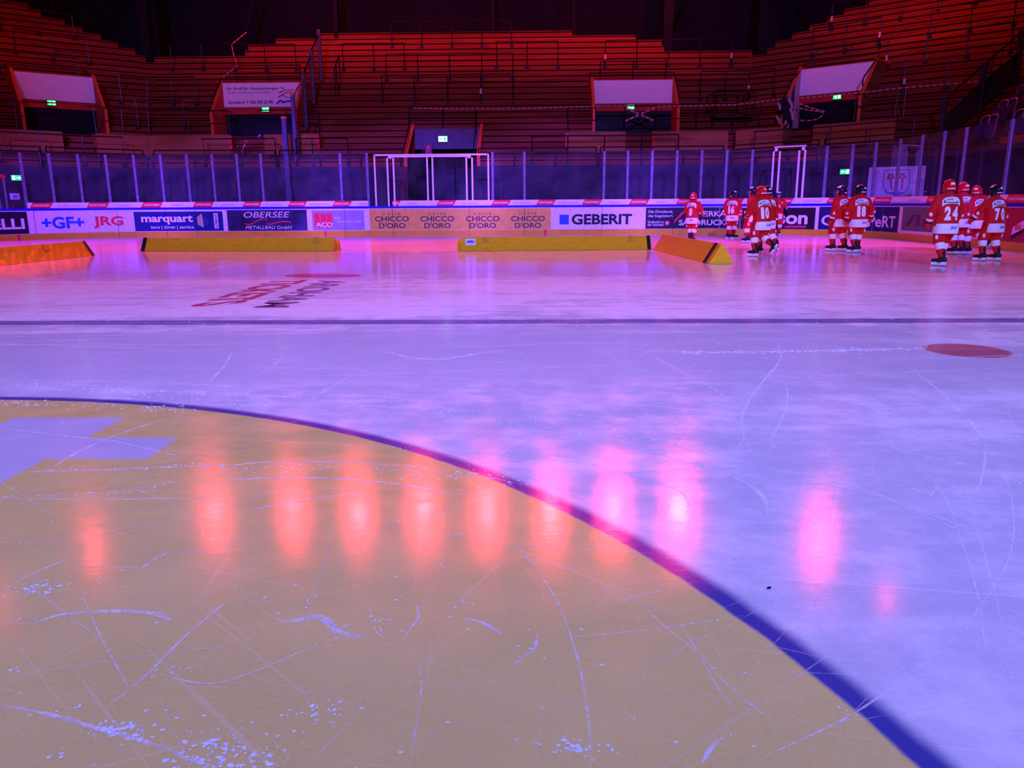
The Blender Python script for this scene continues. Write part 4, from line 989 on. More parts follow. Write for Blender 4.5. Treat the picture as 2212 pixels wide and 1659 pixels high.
front('double front rail, section right of the left corner crease', SCN, [(332, 325), (594, 325)], [(328, 335), (597, 334.5)], [(329, 356), (420, 356), (508, 356), (597, 355)])
front('double front rail, section left of the middle entrance', SCN, [(604, 325), (868, 323)], [(602, 334.5), (868, 333)], [(602, 355), (692, 355), (780, 355), (866, 354)])
front('double front rail, section right of the middle entrance', SCN, [(1034, 320.5), (1288, 318)], [(1034, 331), (1290, 329)], [(1111, 354), (1200, 354), (1290, 353)])
front('double front rail, section ending at the right corner crease', SCN, [(1297, 318), (1563, 315)], [(1295, 329), (1567, 325)], [(1295, 353), (1385, 352), (1476, 351), (1566, 350)])
front('double front rail, section above the narrow white gate', SR, [(1584, 314), (1769, 302)], [(1580, 324), (1766, 312)], [(1580, 348), (1672, 342), (1766, 337)])
front('double front rail, far right section above the coat of arms', SR, [(1782, 301), (2009, 284)], [(1779, 312), (2006, 298)], [(1779, 336), (1895, 330), (2005, 323)])

# ------------------------------------------------------------------ red and white barrier tape
def tape(label, pts3, w=.035, seg=.11):
    P = [Vector(p) for p in pts3]; t = MB(); i = 0
    for a, b in zip(P[:-1], P[1:]):
        d = b-a; n = max(1, int(d.length/seg)); side = d.cross(Vector((0, 1, 0))).normalized()*w/2; th = Vector((0, .004, 0))
        for j in range(n):
            p, q = a+d*(j/n), a+d*((j+1)/n)
            t.hexa([p-side, q-side, q-side+th, p-side+th, p+side, q+side, q+side+th, p+side+th], i % 2); i += 1
    return tag(t.build('barrier_tape', [M_tapew, M_taper], None, P[0]), label, 'barrier tape', 'red-white barrier tapes')
tp = SCN.surf(5, .16); tr = SR.surf(5, .16)
tape('red-white tape strung from the middle entrance rail to the X-taped entrance', [tp.P(x, y) for x, y in ((893, 233.5), (990, 235), (1090, 235.5), (1180, 233), (1226, 231), (1300, 229.5), (1360, 229))])
tape('taped cross over the dark entrance, stroke falling to the right', [tp.P(x, y) for x, y in ((1352, 234), (1380, 246), (1411, 260))], .075)
tape('taped cross over the dark entrance, stroke rising to the right', [tp.P(x, y) for x, y in ((1351, 261), (1385, 246), (1420, 230))], .075)
tape('pale tape wound along the rail between the tape cross and the right corner', [tp.P(x, y) for x, y in ((1420, 229.5), (1500, 228), (1590, 226))]+[tr.P(x, y) for x, y in ((1606, 224), (1650, 219), (1690, 214))], .05)
tape('tape along the rail in front of the far right entrance to the fence', [tr.P(x, y) for x, y in ((1730, 212), (1800, 205), (1870, 199), (1941, 190.5), (2030, 183), (2113, 176.5))], .045)
tq = SR.surf(6, .1)
tape('loose tape loop hanging in the far right entrance', [tq.P(x, y) for x, y in ((1727, 224), (1752, 233), (1781, 241), (1776, 250), (1764, 258), (1745, 261), (1729, 260))], .05)
tape('short straight tape inside the far right entrance', [tq.P(x, y) for x, y in ((1727, 234), (1750, 238), (1779, 242))], .05)
th_ = SCN.surf(KB, .2); th2 = SCN.surf(20, .2)
tape('zigzag tape hanging from the top barrier left of the divider', [th2.P(x, y) for x, y in ((533, 69), (500, 96))]+[SCN.surf(16, .2).P(x, y) for x, y in ((500, 96), (505, 120), (512, 140))]+[th_.P(x, y) for x, y in ((512, 141), (498, 153), (482, 167))], .05)
tl = SCN.surf(1, .3)
tape('torn tape hanging below the entrance with the lettered banner', [tl.P(x, y) for x, y in ((522, 328), (529, 312), (535, 299), (541, 300))], .05)
tape('small curled tape end knotted to the rail below the lettered entrance', [tl.P(x, y) for x, y in ((548, 301), (553, 303), (558, 295), (563, 291))], .05)
tape('tape end hanging at the glass left of the white gate', [tl.P(x, y) for x, y in ((641, 336), (637, 346), (631, 360))], .05)

# dark jackets tied to the far right rail
random.seed(3)
mb = MB()
for x, y, rx, rz in ((1701, 222, .20, .22), (1697, 234, .22, .24), (1704, 238, .22, .28), (1706, 250, .20, .28), (1703, 260, .14, .26), (1712, 228, .16, .2)):
    mb.ell(tq.P(x, y, .25), (rx, .16, rz), None, 12, 8)
o = mb.build('jacket_bundle', pm('black_cloth', (.018, .014, .02), .8), None, tq.P(1703, 262), smooth=True)
tag(o, 'bundle of dark jackets hanging on the rail beside the far right entrance', 'jacket')
mb = MB()
for x0, y0, x1, y1 in ((1690, 225, 1694, 240), (1712, 215, 1721, 238), (1716, 236, 1722, 262), (1686, 252, 1694, 270), (1706, 262, 1704, 272)):
    a, b = tq.P(x0, y0, .45), tq.P(x1, y1, .45); mb.tube([a, (a+b)/2+Vector((.05, 0, 0)), b], [.05, .07, .04], 6)
tag(mb.build('pale_scarf', M_tapew, None, tq.P(1704, 272, .45)), 'pale and red ribbons knotted over the dark jacket bundle', 'ribbon')

# pipe platform at the right corner
s0, s1_ = SCN.surf(5, .05), SCN.surf(8, 0)
t = thing('pipe_platform', 'small dark pipe platform with handrails standing at the right terrace corner', 'platform', s0.P(1541, 280))
def pl(nm, s, pts, r=.03): mb = MB(); mb.tube([s.P(x, y) for x, y in pts], r, 8); mb.build(nm, M_steel, t)
for a, b, c, d in ((1542, 200, 1538.5, 281), (1584, 232, 1582.5, 281), (1611, 232, 1610, 280), (1633, 200, 1629, 279)): pl('post', s0, [(a, b), (c, d)])
for a, b, c, d in ((1550, 195, 1546, 281), (1595, 195, 1591, 281), (1606, 206, 1604, 250), (1615, 194, 1612, 250)): pl('rear_post', s1_, [(a, b), (c, d)])
pl('top_rail', s1_, [(1542, 201), (1550, 195), (1595, 195), (1628, 193), (1634, 198)]); pl('middle_rail', s0, [(1541, 232), (1586, 232), (1630, 229)], .024)
mb = MB(); A, B_ = s0.P(1545, 254), s0.P(1630, 251); mb.obox(A, Vector((B_.x-A.x, 0, 0)), Vector((0, 1.3, 0)), Vector((0, 0, .07))); mb.build('deck', M_black, t)
pipe_thing('crush_barrier', 'low barrier partly hidden behind the pipe platform, with sleeved posts', 'barrier', [('top_rail', SCN.surf(8, .06), [(1529, 206), (1606, 205), (1634, 203)], None), ('post', SCN.surf(8, .06), [(1529, 206), (1526, 266)], None), ('post', SCN.surf(8, .06), [(1606, 205), (1604, 264)], None), ('sleeve', SCN.surf(8, .07), [(1529, 240), (1528, 255)], .06), ('sleeve', SCN.surf(8, .07), [(1626, 240), (1625, 252)], .06)], GB)

# ------------------------------------------------------------------ glass divider climbing the stand
ud = SCN.surf(0).uv(640, 345)[0]; DV = PlaneSurf((ud, Y0, 0), SCN.N, (1, 0, 0))
t = thing('sector_divider', 'stepped glass divider with dark posts climbing the terrace right of the lettered banner', 'divider', DV.P(640, 345))
M_dpost = pm('blue_grey_post', (.09, .085, .14), .45)
DP = [(633, 207, 641, 345), (655, 158, 662, 275), (669.5, 108, 678, 225), (690, 64, 694.5, 176)]
tops = []
for i, (x0, y0, x1, y1) in enumerate(DP):
    b = DV.P(x1, y1); zt_ = DV.P((x0+x1)/2, y0).z; h = 2.35 if False else None
    # top height solved on the vertical through the foot
    z = b.z+1
    for _ in range(8):
        p0, p1 = proj((b.x, b.y, z))[1], proj((b.x, b.y, z+.01))[1]; z += (y0-p0)/(p1-p0)*.01
    tops.append((b, z)); mb = MB(); mb.box((b.x, b.y, (b.z+z)/2), (.14, .14, z-b.z)); o = mb.build('divider_post', M_dpost, t)
    if i == 0:
        mb = MB(); mb.box((b.x, b.y, z+.05), (.16, .16, .1)); mb.build('red_cap', M_orange, o)
for (b0, z0_), (b1, z1_) in zip(tops[:-1], tops[1:]):
    mb = MB(); dz = b1.z-b0.z
    mb.prism([(ud-.01, b0.y+.08, b0.z+.2), (ud-.01, b1.y-.08, b1.z+.1), (ud-.01, b1.y-.08, min(z1_, b1.z+2.0)), (ud-.01, b0.y+.08, z0_-.1)], (.02, 0, 0)); mb.build('divider_pane', M_glass, t)
    mb = MB(); mb.tube([(ud, b0.y, z0_-.05), (ud, b1.y, min(z1_, b1.z+2.0)+.03)], .03, 8); mb.build('divider_rail', M_redw if b0 is tops[0][0] else M_steel, t)
s = SCN.surf(0, .35); t = thing('barrier_post', 'thick blue-grey post with red-lit cap in front of the glass divider', 'post', s.P(619, 361))
u = s.uv(616.5, 300)[0]; mb = MB(); sheet(mb, s, u-.09, u+.09, 1.9, s.uv(614, 257)[1], -.08, .16); mb.build('shaft', M_dpost, t)
mb = MB(); zz = s.uv(614, 257)[1]; sheet(mb, s, u-.1, u+.1, zz, zz+.09, -.09, .18); mb.build('cap', M_orange, t)  # red light on the cap put into its orange colour
mb = MB(); sheet(mb, s, u-.12, u+.12, 0, 1.9, -.1, .2); mb.build('base', M_dpost, t)

# ------------------------------------------------------------------ barred fence, side stand and seats on the right
uf = SR.surf(0).uv(2029, 321)[0]; FD = (SR.N+SR.U*.466).normalized(); FN = PlaneSurf(SR.at(uf, -.1, 0), FD, (SR.U-SR.N*.466).normalized())
t = thing('barred_fence', 'black barred fence climbing beside the blue seats at the right edge', 'fence', FN.P(2029, 321))
FP = [(2037, 210, 2029, 320, .20), (2128, 136, 2114, 244, .26), (2207, 66, 2193, 180, .26)]
ft = []
for x0, y0, x1, y1, w in FP:
    b = FN.P(x1, y1); z = b.z+1
    for _ in range(8):
        p0, p1 = proj((b.x, b.y, z))[1], proj((b.x, b.y, z+.01))[1]; z += (y0-p0)/(p1-p0)*.01
    ft.append((b, z)); mb = MB(); mb.box((b.x, b.y, (b.z+z)/2), (w*.7, w*.7, z-b.z), Matrix.Rotation(-PHI, 3, 'Z')); mb.build('fence_post', M_black, t)
pan = [(.0, .62), (.0, .62)]
for i in range(2):
    (b0, z0_), (b1, z1_) = ft[i], ft[i+1]; d = b1-b0
    mb = MB(); mb.tube([(b0.x, b0.y, z0_-.05), (b1.x, b1.y, z1_-.05)], .03, 8); mb.build('top_rail', M_steel, t)
    lo0, lo1 = b0.z+.1, b1.z+.1; hi0, hi1 = b0.z+(z0_-b0.z)*.60, b1.z+(z1_-b1.z)*.60
    for a, b_ in ((lo0, lo1), (hi0, hi1)):
        mb = MB(); mb.tube([(b0.x, b0.y, a), (b1.x, b1.y, b_)], .03, 8); mb.build('panel_rail', M_steel, t)
    n = 15
    for j in range(1, n):
        f = j/n; p = b0+d*f
        mb = MB(); mb.box((p.x, p.y, (lo0+(lo1-lo0)*f+hi0+(hi1-hi0)*f)/2), (.05, .03, hi0+(hi1-hi0)*f-lo0-(lo1-lo0)*f), Matrix.Rotation(-PHI, 3, 'Z')); mb.build('bar', M_steel, t)
XS = 16.0
t = thing('side_stand', 'low timber side stand under the blue seats at the right photo edge', 'grandstand', (XS, 20, 0))
mb = MB(); mb.box((XS+.1, 16.5, 1.25), (.2, 17, 2.5)); mb.build('front_wall', pm('dark_concrete', (.016, .012, .018), .85, spec=.04), t)
mb = MB(); mb.box((XS+.05, 16.5, 2.56), (.34, 17, .14)); mb.build('ledge', M_black, t)
for j in range(5):
    mb = MB(); mb.box((XS+1.0+.85*j, 15.7, 1.45+.26*j), (.9, 14.4, 2.9+.52*j)); mb.build('seat_step', M_ply, t)
M_seat = pm('seat_blue', (.008, .012, .09), .45); M_rim = pm('seat_rim', (.2, .14, .18), .5)
def seat_mesh():
    t = thing('stadium_seat', 'blue folding stadium seat', 'seat', (0, 0, 0), 'blue folding seats on the side stand')
    def rr(w, h, r, n=5): 
        o = []
        for cx, cz, a0 in ((w-r, h-r, 0), (-w+r, h-r, PI/2), (-w+r, r, PI), (w-r, r, 1.5*PI)):
            for i in range(n): a = a0+PI/2*i/(n-1); o.append((cx+r*math.cos(a), cz+r*math.sin(a)))
        return o
    mb = MB(); mb.prism([(0.06+z*.15, y, .12+z) for y, z in rr(.22, .62, .12)], (.05, 0, 0)); mb.build('backrest', M_seat, t)
    mb = MB(); P = rr(.23, .64, .12); L_ = [(0.045+z*.15, y, .11+z) for y, z in P]; mb.tube(L_+L_[:1], .018, 6); mb.build('rim', M_rim, t)
    mb = MB(); mb.prism([(-.10+z*.12, y, .10+z) for y, z in rr(.20, .40, .1)], (.05, 0, 0)); mb.build('folded_pan', M_seat, t)
    mb = MB(); mb.box((.1, 0, .07), (.12, .3, .14)); mb.build('bracket', M_black, t)
    return t
seat0 = None
SEATS = [(2115, 300, 0, 'blue seat nearest the fence foot in the front row'), (2132, 293, 0, 'blue front-row seat second from the fence'), (2187, 290, 0, 'blue front-row seat right of the gap in the row'), (2206, 286, 0, 'blue front-row seat at the right photo edge'),
         (2155, 262, 1, 'pale-rimmed blue seat in the second row beside the fence'), (2174, 258, 1, 'pale-rimmed blue seat second in the second row'), (2192, 244, 2, 'blue seat in the third row below the small green light'), (2209, 222, 3, 'blue seat in the highest visible row at the right edge')]
for px, py, j, lab in SEATS:
    x = XS+.95+.85*j; p = onplane(px, py, Vector((x, 0, 0)), Vector((1, 0, 0))); p.z = 2.9+.52*j
    if seat0 is None: seat0 = thing_ = seat_mesh(); r_ = seat0
    else:
        r_ = seat0.copy(); COL.objects.link(r_)
        for ch in list(seat0.children): c = ch.copy(); COL.objects.link(c); c.parent = r_
    r_.location = p; r_['label'] = lab
# ------------------------------------------------------------------ stage lights of the roof ring (found from their reflections in the ice)
ZLAMP = 13.0
STAND_POWER = 1250
M_lens = pm('red_lamp_lens', (1.0, .06, .035), .3, emit=220)
LAMPS = [(6, 1295), (203, 1180), (466, 1117), (634, 1112), (775, 1114), (915, 1111), (1053, 1112), (1190, 1118), (1325, 1113), (1466, 1112), (1768, 1178), (1916, 1288)]
PW = [.5, .6, .75, 1.1, 1, .95, .85, .9, 1.0, 1.25, 1.15, .8]
for i, (px, py) in enumerate(LAMPS):
    g = gnd(px, py); v = g-CAM; t_ = ZLAMP/(-v.z); p = g+Vector((v.x, v.y, -v.z))*t_
    t = thing('stage_light', 'red stage light under the roof, %s of the ring from the left' % ORD[i], 'stage light', p, 'red stage lights under the roof')
    mb = MB(); mb.tube([p+Vector((0, 0, .12)), p+Vector((0, 0, .22)), p+Vector((0, 0, .50)), p+Vector((0, 0, .6))], [.15, .14, .11, .05], 14); mb.build('lamp_housing', M_black, t, smooth=True)
    mb = MB(); mb.ell(p+Vector((0, 0, .12)), (.13, .13, .12), None, 14, 8); mb.build('lens', M_lens, t)
    mb = MB(); mb.tube([p+Vector((-.18, 0, .35)), p+Vector((-.18, 0, .75)), p+Vector((.18, 0, .75)), p+Vector((.18, 0, .35))], .02, 6); mb.tube([p+Vector((0, 0, .75)), Vector((p.x, p.y, 18.0))], .02, 6); mb.build('yoke', M_black, t)
    spot('stage_beam', p+Vector((0, -.02, -.12)), (p.x*(.78 if abs(p.x-1) < 11 else .95), 19.5, 0), RED_POWER*PW[i], RED, math.radians(80 if i in (0, 1, 11) else 70 if i in (2, 10) else 54), 1.0, .34)
    out = Vector((-.6, .8, 0)) if p.x < XCL+1 else (Vector((.6, .8, 0)) if p.x > XCR-1 else Vector((0, 1, 0)))
    spot('stand_beam', p+Vector((0, .05, -.12)), p+out*10-Vector((0, 0, 3.5)), STAND_POWER*PW[i], RED, math.radians(84), .9, .2)

# ------------------------------------------------------------------ yellow foam barriers lying on the ice
def foam(label, ax, ay, bx, by, w=.46, h=.36, strips=(), flaps=(), sticker=None):
    A, B = gnd(ax, ay), gnd(bx, by); d = (B-A); L = d.length; d.normalize(); p = Vector((-d.y, d.x, 0))
    if p.y < 0: p = -p
    t = thing('foam_barrier', label, 'foam barrier', (A+B)/2, 'yellow foam barriers on the ice'); z = Vector((0, 0, 1))
    mb = MB(); n = max(6, int(L/.12)); r = random.Random(int(ax)); k = 7
    for i in range(n+1):
        q = A+d*(L*i/n); e = 0 if i in (0, n) else 1
        j = lambda s: (r.random()-.5)*s*e
        mb.v += [q+z*.004, q+p*w*.17+z*(h*.34+j(.03)), q+p*w*.33+z*(h*.67+j(.034)), q+p*(w*.46)+z*(h*.97+j(.008)), q+p*(w*.54)+z*(h*.97+j(.008)), q+p*w*.77+z*h*.46, q+p*w+z*.004]
    for i in range(n):
        for m in range(k): mb.f.append((i*k+m, i*k+(m+1) % k, (i+1)*k+(m+1) % k, (i+1)*k+m)); mb.mi.append(0)
    mb.f += [tuple(range(k))[::-1], tuple(n*k+m for m in range(k))]; mb.mi += [0, 0]
    mb.build('vinyl_wedge', M_mat, t)
    nrm = (d.cross(p*w*.5+z*h)).normalized()
    if nrm.dot(p) > 0: nrm = -nrm
    def face(s, f): return A+d*s+(p*w*.47+z*h*.97)*f+nrm*.012
    for s0, s1 in strips:
        mb = MB(); mb.hexa([face(s0, .02), face(s1, .02), face(s1, .02)-nrm*.03, face(s0, .02)-nrm*.03, face(s0, 1.0), face(s1, 1.0), face(s1, 1.0)-nrm*.03, face(s0, 1.0)-nrm*.03]); mb.build('black_strip', M_matb, t)
    for s in flaps:
        mb = MB(); mb.prism([face(s, 1.0), face(s+.10, 1.02), face(s+.15, .60), face(s-.03, .60)], nrm*.008); mb.build('grip_flap', pm('flap_yellow', (.55, .33, .03), .5), t)
    if sticker:
        s0, s1 = sticker; q = nrm*.004
        mb = MB(); mb.hexa([face(s0, .40), face(s1, .40), face(s1, .40)-nrm*.004, face(s0, .40)-nrm*.004, face(s0, .86), face(s1, .86), face(s1, .86)-nrm*.004, face(s0, .86)-nrm*.004]); st = mb.build('white_sticker', M_wtext, t)
        mb = MB(); V_, F_ = textmesh('zeko', .06); mb.add([face(s0+.03+(s1-s0-.06)*a, .58+.2*b)+q for a, b in V_], F_); mb.build('sticker_print', M_blue, st)
        mb = MB(); V_, F_ = textmesh('www.zeko.net', .02); mb.add([face(s0+.03+(s1-s0-.06)*a, .46+.07*b)+q for a, b in V_], F_); mb.build('sticker_print', M_grey, st)
    return t, L
L1_ = (gnd(-60, 580.5)-gnd(206, 552)).length
foam('yellow foam barrier slanting in from the left photo edge, lit orange', -60, 580.5, 206, 552, strips=((L1_-.12, L1_-.03),), flaps=(L1_-1.6,))
L2_ = (gnd(304, 543.5)-gnd(719, 543)).length
foam('long yellow foam barrier left of the gap with creased vinyl and black end', 304, 543.5, 719, 543, strips=((.0, .10),), flaps=(L2_-.55,))
foam('torn yellow foam end flap at the right of the left long barrier', 720, 541.5, 729, 541.5, w=.34, h=.29)
L3_ = (gnd(997, 543)-gnd(1408, 539.5)).length
foam('long yellow foam barrier right of the gap with a white maker sticker', 997, 543, 1408, 539.5, strips=((L3_-.11, L3_-.02),), flaps=(.55, L3_-.58), sticker=(.10, .36))
foam('folded yellow foam end flap at the left of the right long barrier', 987, 541.5, 996.5, 541.5, w=.34, h=.30)
L4_ = (gnd(1410.5, 539)-gnd(1531, 570.5)).length
foam('short yellow foam barrier lying slanted towards the camera left of the skaters', 1410.5, 539, 1531, 570.5, strips=((L4_-.42, L4_-.22),), w=.50, h=.40)

# ------------------------------------------------------------------ lettering painted under the ice, skate scratches, shavings
def ice_letters(name, st, a0, a1, b0, b1, col, label):
    """corners on the ice: a0->a1 along the reading direction at the lower edge, b0->b1 at the upper edge"""
    V_, F_ = textmesh(st, .03); A0, A1, B0, B1 = gnd(*a0), gnd(*a1), gnd(*b0), gnd(*b1); mb = MB()
    for f in [0]: mb.add([(A0+(A1-A0)*x)*(1-y)+(B0+(B1-B0)*x)*y+Vector((0, 0, .0015)) for x, y in V_], F_)
    return tag(mb.build(name, pm('ice_paint_%03d' % int(col[0]*100), col, .18, nz=(3, .2), spec=.3), None, (A0+A1)/2), label, 'ice lettering', 'advert letters painted in the ice')
ice_letters('ice_lettering', 'TICKETS', (592, 605), (400, 664), (668, 604.5), (522, 655), (.42, .05, .08), 'large red advert word painted in the ice behind the blue line')
ice_letters('ice_lettering', 'AROHAM', (690, 606), (545, 665), (755, 605), (622, 664.5), (.16, .10, .20), 'dark violet advert word painted in the ice beside the red one')
mb = MB(); c0, cx_, cy_ = gnd(697, 595.5), gnd(778, 595.5), gnd(697, 591.5)
ring_ = [gnd(697+84*math.cos(a), 595.6+4.2*math.sin(a)) + Vector((0, 0, .0015)) for a in np.linspace(0, 2*PI, 40)[:-1]]
mb.add(ring_, [tuple(range(39))]); tag(mb.build('ice_emblem', MATS['ice_paint_042'], None, c0), 'flat red oval painted in the ice just beyond the red word', 'ice lettering')

def scratch_mat(name, col, lo, hi):
    m = bpy.data.materials.new(name); m.use_nodes = True; nt = m.node_tree; nt.nodes.clear(); nd = ND(m)
    out = nd.new('ShaderNodeOutputMaterial'); t = nd.new('ShaderNodeBsdfTransparent'); d = nd.new('ShaderNodeBsdfDiffuse'); d.inputs[0].default_value = col+(1,)
    tc = nd.new('ShaderNodeTexCoord'); f = nd.m('MULTIPLY_ADD', nd.step(nd.noise(tc.outputs['Object'], 14, 5, .7), .3, .7), hi-lo, lo)
    m1 = nd.new('ShaderNodeMixShader'); nd.put(m1.inputs[0], f); nt.links.new(t.outputs[0], m1.inputs[1]); nt.links.new(d.outputs[0], m1.inputs[2]); nt.links.new(m1.outputs[0], out.inputs[0]); return m
M_scr = scratch_mat('scratch_frost', (.80, .80, .86), .16, .75)
M_scf = scratch_mat('faint_scratch', (.78, .78, .85), .04, .38)
M_snow = pm('ice_snow', (.70, .70, .78), .8, nz=(40, .1))
def smooth_path(P, n=7):
    P = [Vector(p) for p in P]; out = []
    for i in range(len(P)-1):
        p0, p1, p2, p3 = P[max(0, i-1)], P[i], P[i+1], P[min(len(P)-1, i+2)]
        for j in range(n):
            t = j/n; out.append(.5*((2*p1)+(p2-p0)*t+(2*p0-5*p1+4*p2-p3)*t*t+(3*p1-p0-3*p2+p3)*t**3))
    return out+[P[-1]]
SCM = MB(); rs = random.Random(5)
def ribbon(pts, w, z=.0012, taper=True, mi=0):
    P = smooth_path(pts); n = len(P); b = len(SCM.v)
    for i, p in enumerate(P):
        d = P[min(i+1, n-1)]-P[max(i-1, 0)]; d.z = 0; s = Vector((-d.y, d.x, 0)).normalized()*w*.5*(.6+.8*rs.random())
        if taper: s *= min(1, .15+4*min(i, n-1-i)/n)
        SCM.v += [Vector((p.x, p.y, z))-s, Vector((p.x, p.y, z))+s]
    for i in range(n-1): SCM.f.append((b+2*i, b+2*i+1, b+2*i+3, b+2*i+2)); SCM.mi.append(mi)
def q3(l): return [(x/2, 860+y/2) for x, y in l]
def q4(l): return [(1106+x/2, 860+y/2) for x, y in l]
def q1(l): return [(x/2, 560+y/2) for x, y in l]
def q2(l): return [(1106+x/2, 560+y/2) for x, y in l]
MARKS = [(q3([(0,130),(250,160),(480,185),(660,225),(810,262)]),.010),(q3([(230,300),(290,260),(430,190),(560,140),(700,95)]),.014),(q3([(0,322),(230,318),(460,310),(700,300),(1000,290),(1200,275),(1600,285),(1900,310),(2212,360)]),.012),
 (q3([(0,430),(360,440),(700,435),(900,440)]),.007),(q3([(870,380),(1000,355),(1250,345),(1500,352),(1700,370),(1850,395),(1960,420)]),.013),(q3([(1030,500),(1200,460),(1380,430),(1600,410)]),.009),
 (q3([(180,965),(250,940),(400,925),(560,922),(680,935),(740,965)]),.020),(q3([(1185,955),(1250,965),(1370,945),(1420,970),(1460,1010),(1540,1030),(1590,1015)]),.022),(q3([(1790,880),(1810,940),(1780,990),(1745,1040)]),.007),
 (q3([(470,1330),(620,1210),(780,1050),(930,920),(1000,870)]),.007),(q3([(0,1325),(200,1365),(330,1400),(500,1450),(700,1510),(850,1570),(940,1598)]),.012),(q3([(640,1180),(900,1235),(1130,1170),(1400,1050)]),.005),
 (q3([(1770,1598),(1800,1400),(1820,1250),(1815,1080)]),.003),(q3([(2000,955),(2080,970),(2180,1030)]),.010),(q3([(0,840),(120,770),(310,690)]),.008),(q3([(360,860),(420,1000),(500,1150),(560,1260)]),.004),(q3([(610,740),(680,690),(740,665)]),.012),
 (q4([(0,70),(300,110),(600,170),(900,260),(1200,320),(1500,390),(1800,500),(2212,660)]),.013),(q4([(0,135),(350,165),(700,260),(900,320),(1030,380),(1090,440),(1105,510)]),.018),(q4([(0,265),(200,270),(400,300),(700,390),(760,450),(790,500)]),.014),
 (q4([(1700,240),(1800,340),(1870,430),(1920,560),(1980,740),(2020,900),(2050,1150)]),.006),(q4([(1850,0),(1980,100),(2040,220),(2030,340),(2000,430)]),.009),(q4([(2000,180),(2120,320),(2165,500),(2150,680),(2060,850),(1900,1050),(1700,1210),(1450,1380),(1200,1500),(1000,1598)]),.0055),
 (q4([(1850,900),(1960,1000),(2212,1160)]),.005),(q4([(1000,140),(1200,220),(1400,300)]),.006),(q4([(0,620),(90,720),(200,890),(260,1050),(300,1200),(330,1400),(340,1598)]),.005),(q4([(540,870),(660,990),(800,1100),(900,1210),(1050,1340),(1170,1420)]),.004),
 (q4([(730,980),(820,1130),(880,1240),(960,1350)]),.004),(q4([(430,890),(660,830)]),.006),(q4([(200,1040),(600,1000),(1000,940)]),.004),(q4([(820,1580),(870,1500),(920,1460)]),.010),(q4([(0,1160),(60,1110),(100,1080),(110,1000)]),.007),(q4([(720,750),(1100,655)]),.005),
 (q4([(1400,150),(1700,230),(2000,300),(2212,370)]),.010),(q4([(570,40),(600,110)]),.010),(q4([(900,320),(1500,400),(1900,560),(2212,640)]),.010),
 (q1([(0,520),(450,530),(900,545),(1400,575),(1800,610),(2212,660)]),.014),(q1([(0,560),(600,570),(1000,580),(1500,620),(1900,670),(2212,720)]),.012),(q1([(1290,640),(1420,560),(1550,485)]),.012),(q1([(905,530),(970,460),(1000,405)]),.014),
 (q1([(1660,395),(1750,420),(1890,433),(2050,410),(2212,390)]),.030),(q1([(1220,435),(1500,470),(1800,530),(2212,600)]),.013),(q1([(1080,520),(1180,460),(1230,415)]),.010),(q1([(80,110),(180,85),(270,70)]),.05),(q1([(880,55),(1010,25),(1300,0)]),.05),
 (q2([(570,390),(700,470),(850,550),(1000,640)]),.012),(q2([(1125,485),(1180,540),(1190,600),(1170,680),(1130,760),(1110,860)]),.009),(q2([(1110,330),(1160,390),(1150,450),(1100,510),(1030,600),(995,680),(1000,760),(1040,850)]),.012),(q2([(390,535),(600,610),(900,710)]),.008),
 (q2([(1670,440),(1800,530),(1920,640),(2010,750),(2050,850)]),.010),(q2([(700,405),(1000,400),(1400,395),(1760,385)]),.06),(q2([(1400,755),(1700,820),(2000,850)]),.008),(q2([(1430,430),(1900,418)]),.012)]
for pts, w in MARKS: ribbon([gnd(x, y) for x, y in pts], w)
for i in range(260):     # the countless faint ones
    y = 1.2+17*rs.random()**1.6; x = 3.4+(rs.random()-.5)*(2.2+y*1.35); a = rs.gauss(.1, .55)+(PI if rs.random() < .5 else 0); c = rs.gauss(0, .25); L_ = (.4+1.3*rs.random())*(.5+y*.16); p = Vector((x, y, 0)); pts = [p]
    for j in range(6): a += c*L_/6; p = p+Vector((math.cos(a), math.sin(a), 0))*L_/6; pts.append(p)
    ribbon(pts, (.0016+.0020*rs.random())*(.6+y*.38), mi=1)
for i in range(240):     # long frosty streaks lying across the far zone
    y = 5+14*rs.random(); x = 3.4+(rs.random()-.5)*(3+y*1.4); L_ = .5+2.2*rs.random(); p = Vector((x, y, 0)); a = rs.gauss(.0, .10)
    ribbon([p, p+Vector((L_*.5, L_*.5*a, 0)), p+Vector((L_, L_*(a+rs.gauss(0, .03)), 0))], (.01+.03*rs.random()), mi=1)
tag(SCM.build('skate_scratches', [M_scr, M_scf]), 'fine white skate scratches all over the ice sheet', 'scratches', kind='stuff')
SHM = MB()
def flake(c, r):
    n = rs.randint(5, 8); a0 = rs.random()*6; e = .5+rs.random()
    lo = [c+Vector((math.cos(a0+2*PI*i/n)*r*e*(.6+.7*rs.random()), math.sin(a0+2*PI*i/n)*r*(.6+.7*rs.random()), .001)) for i in range(n)]
    top = c+Vector((rs.gauss(0, r*.2), rs.gauss(0, r*.2), .001+r*.35)); SHM.add(lo+[top], [(i, (i+1) % n, n) for i in range(n)])
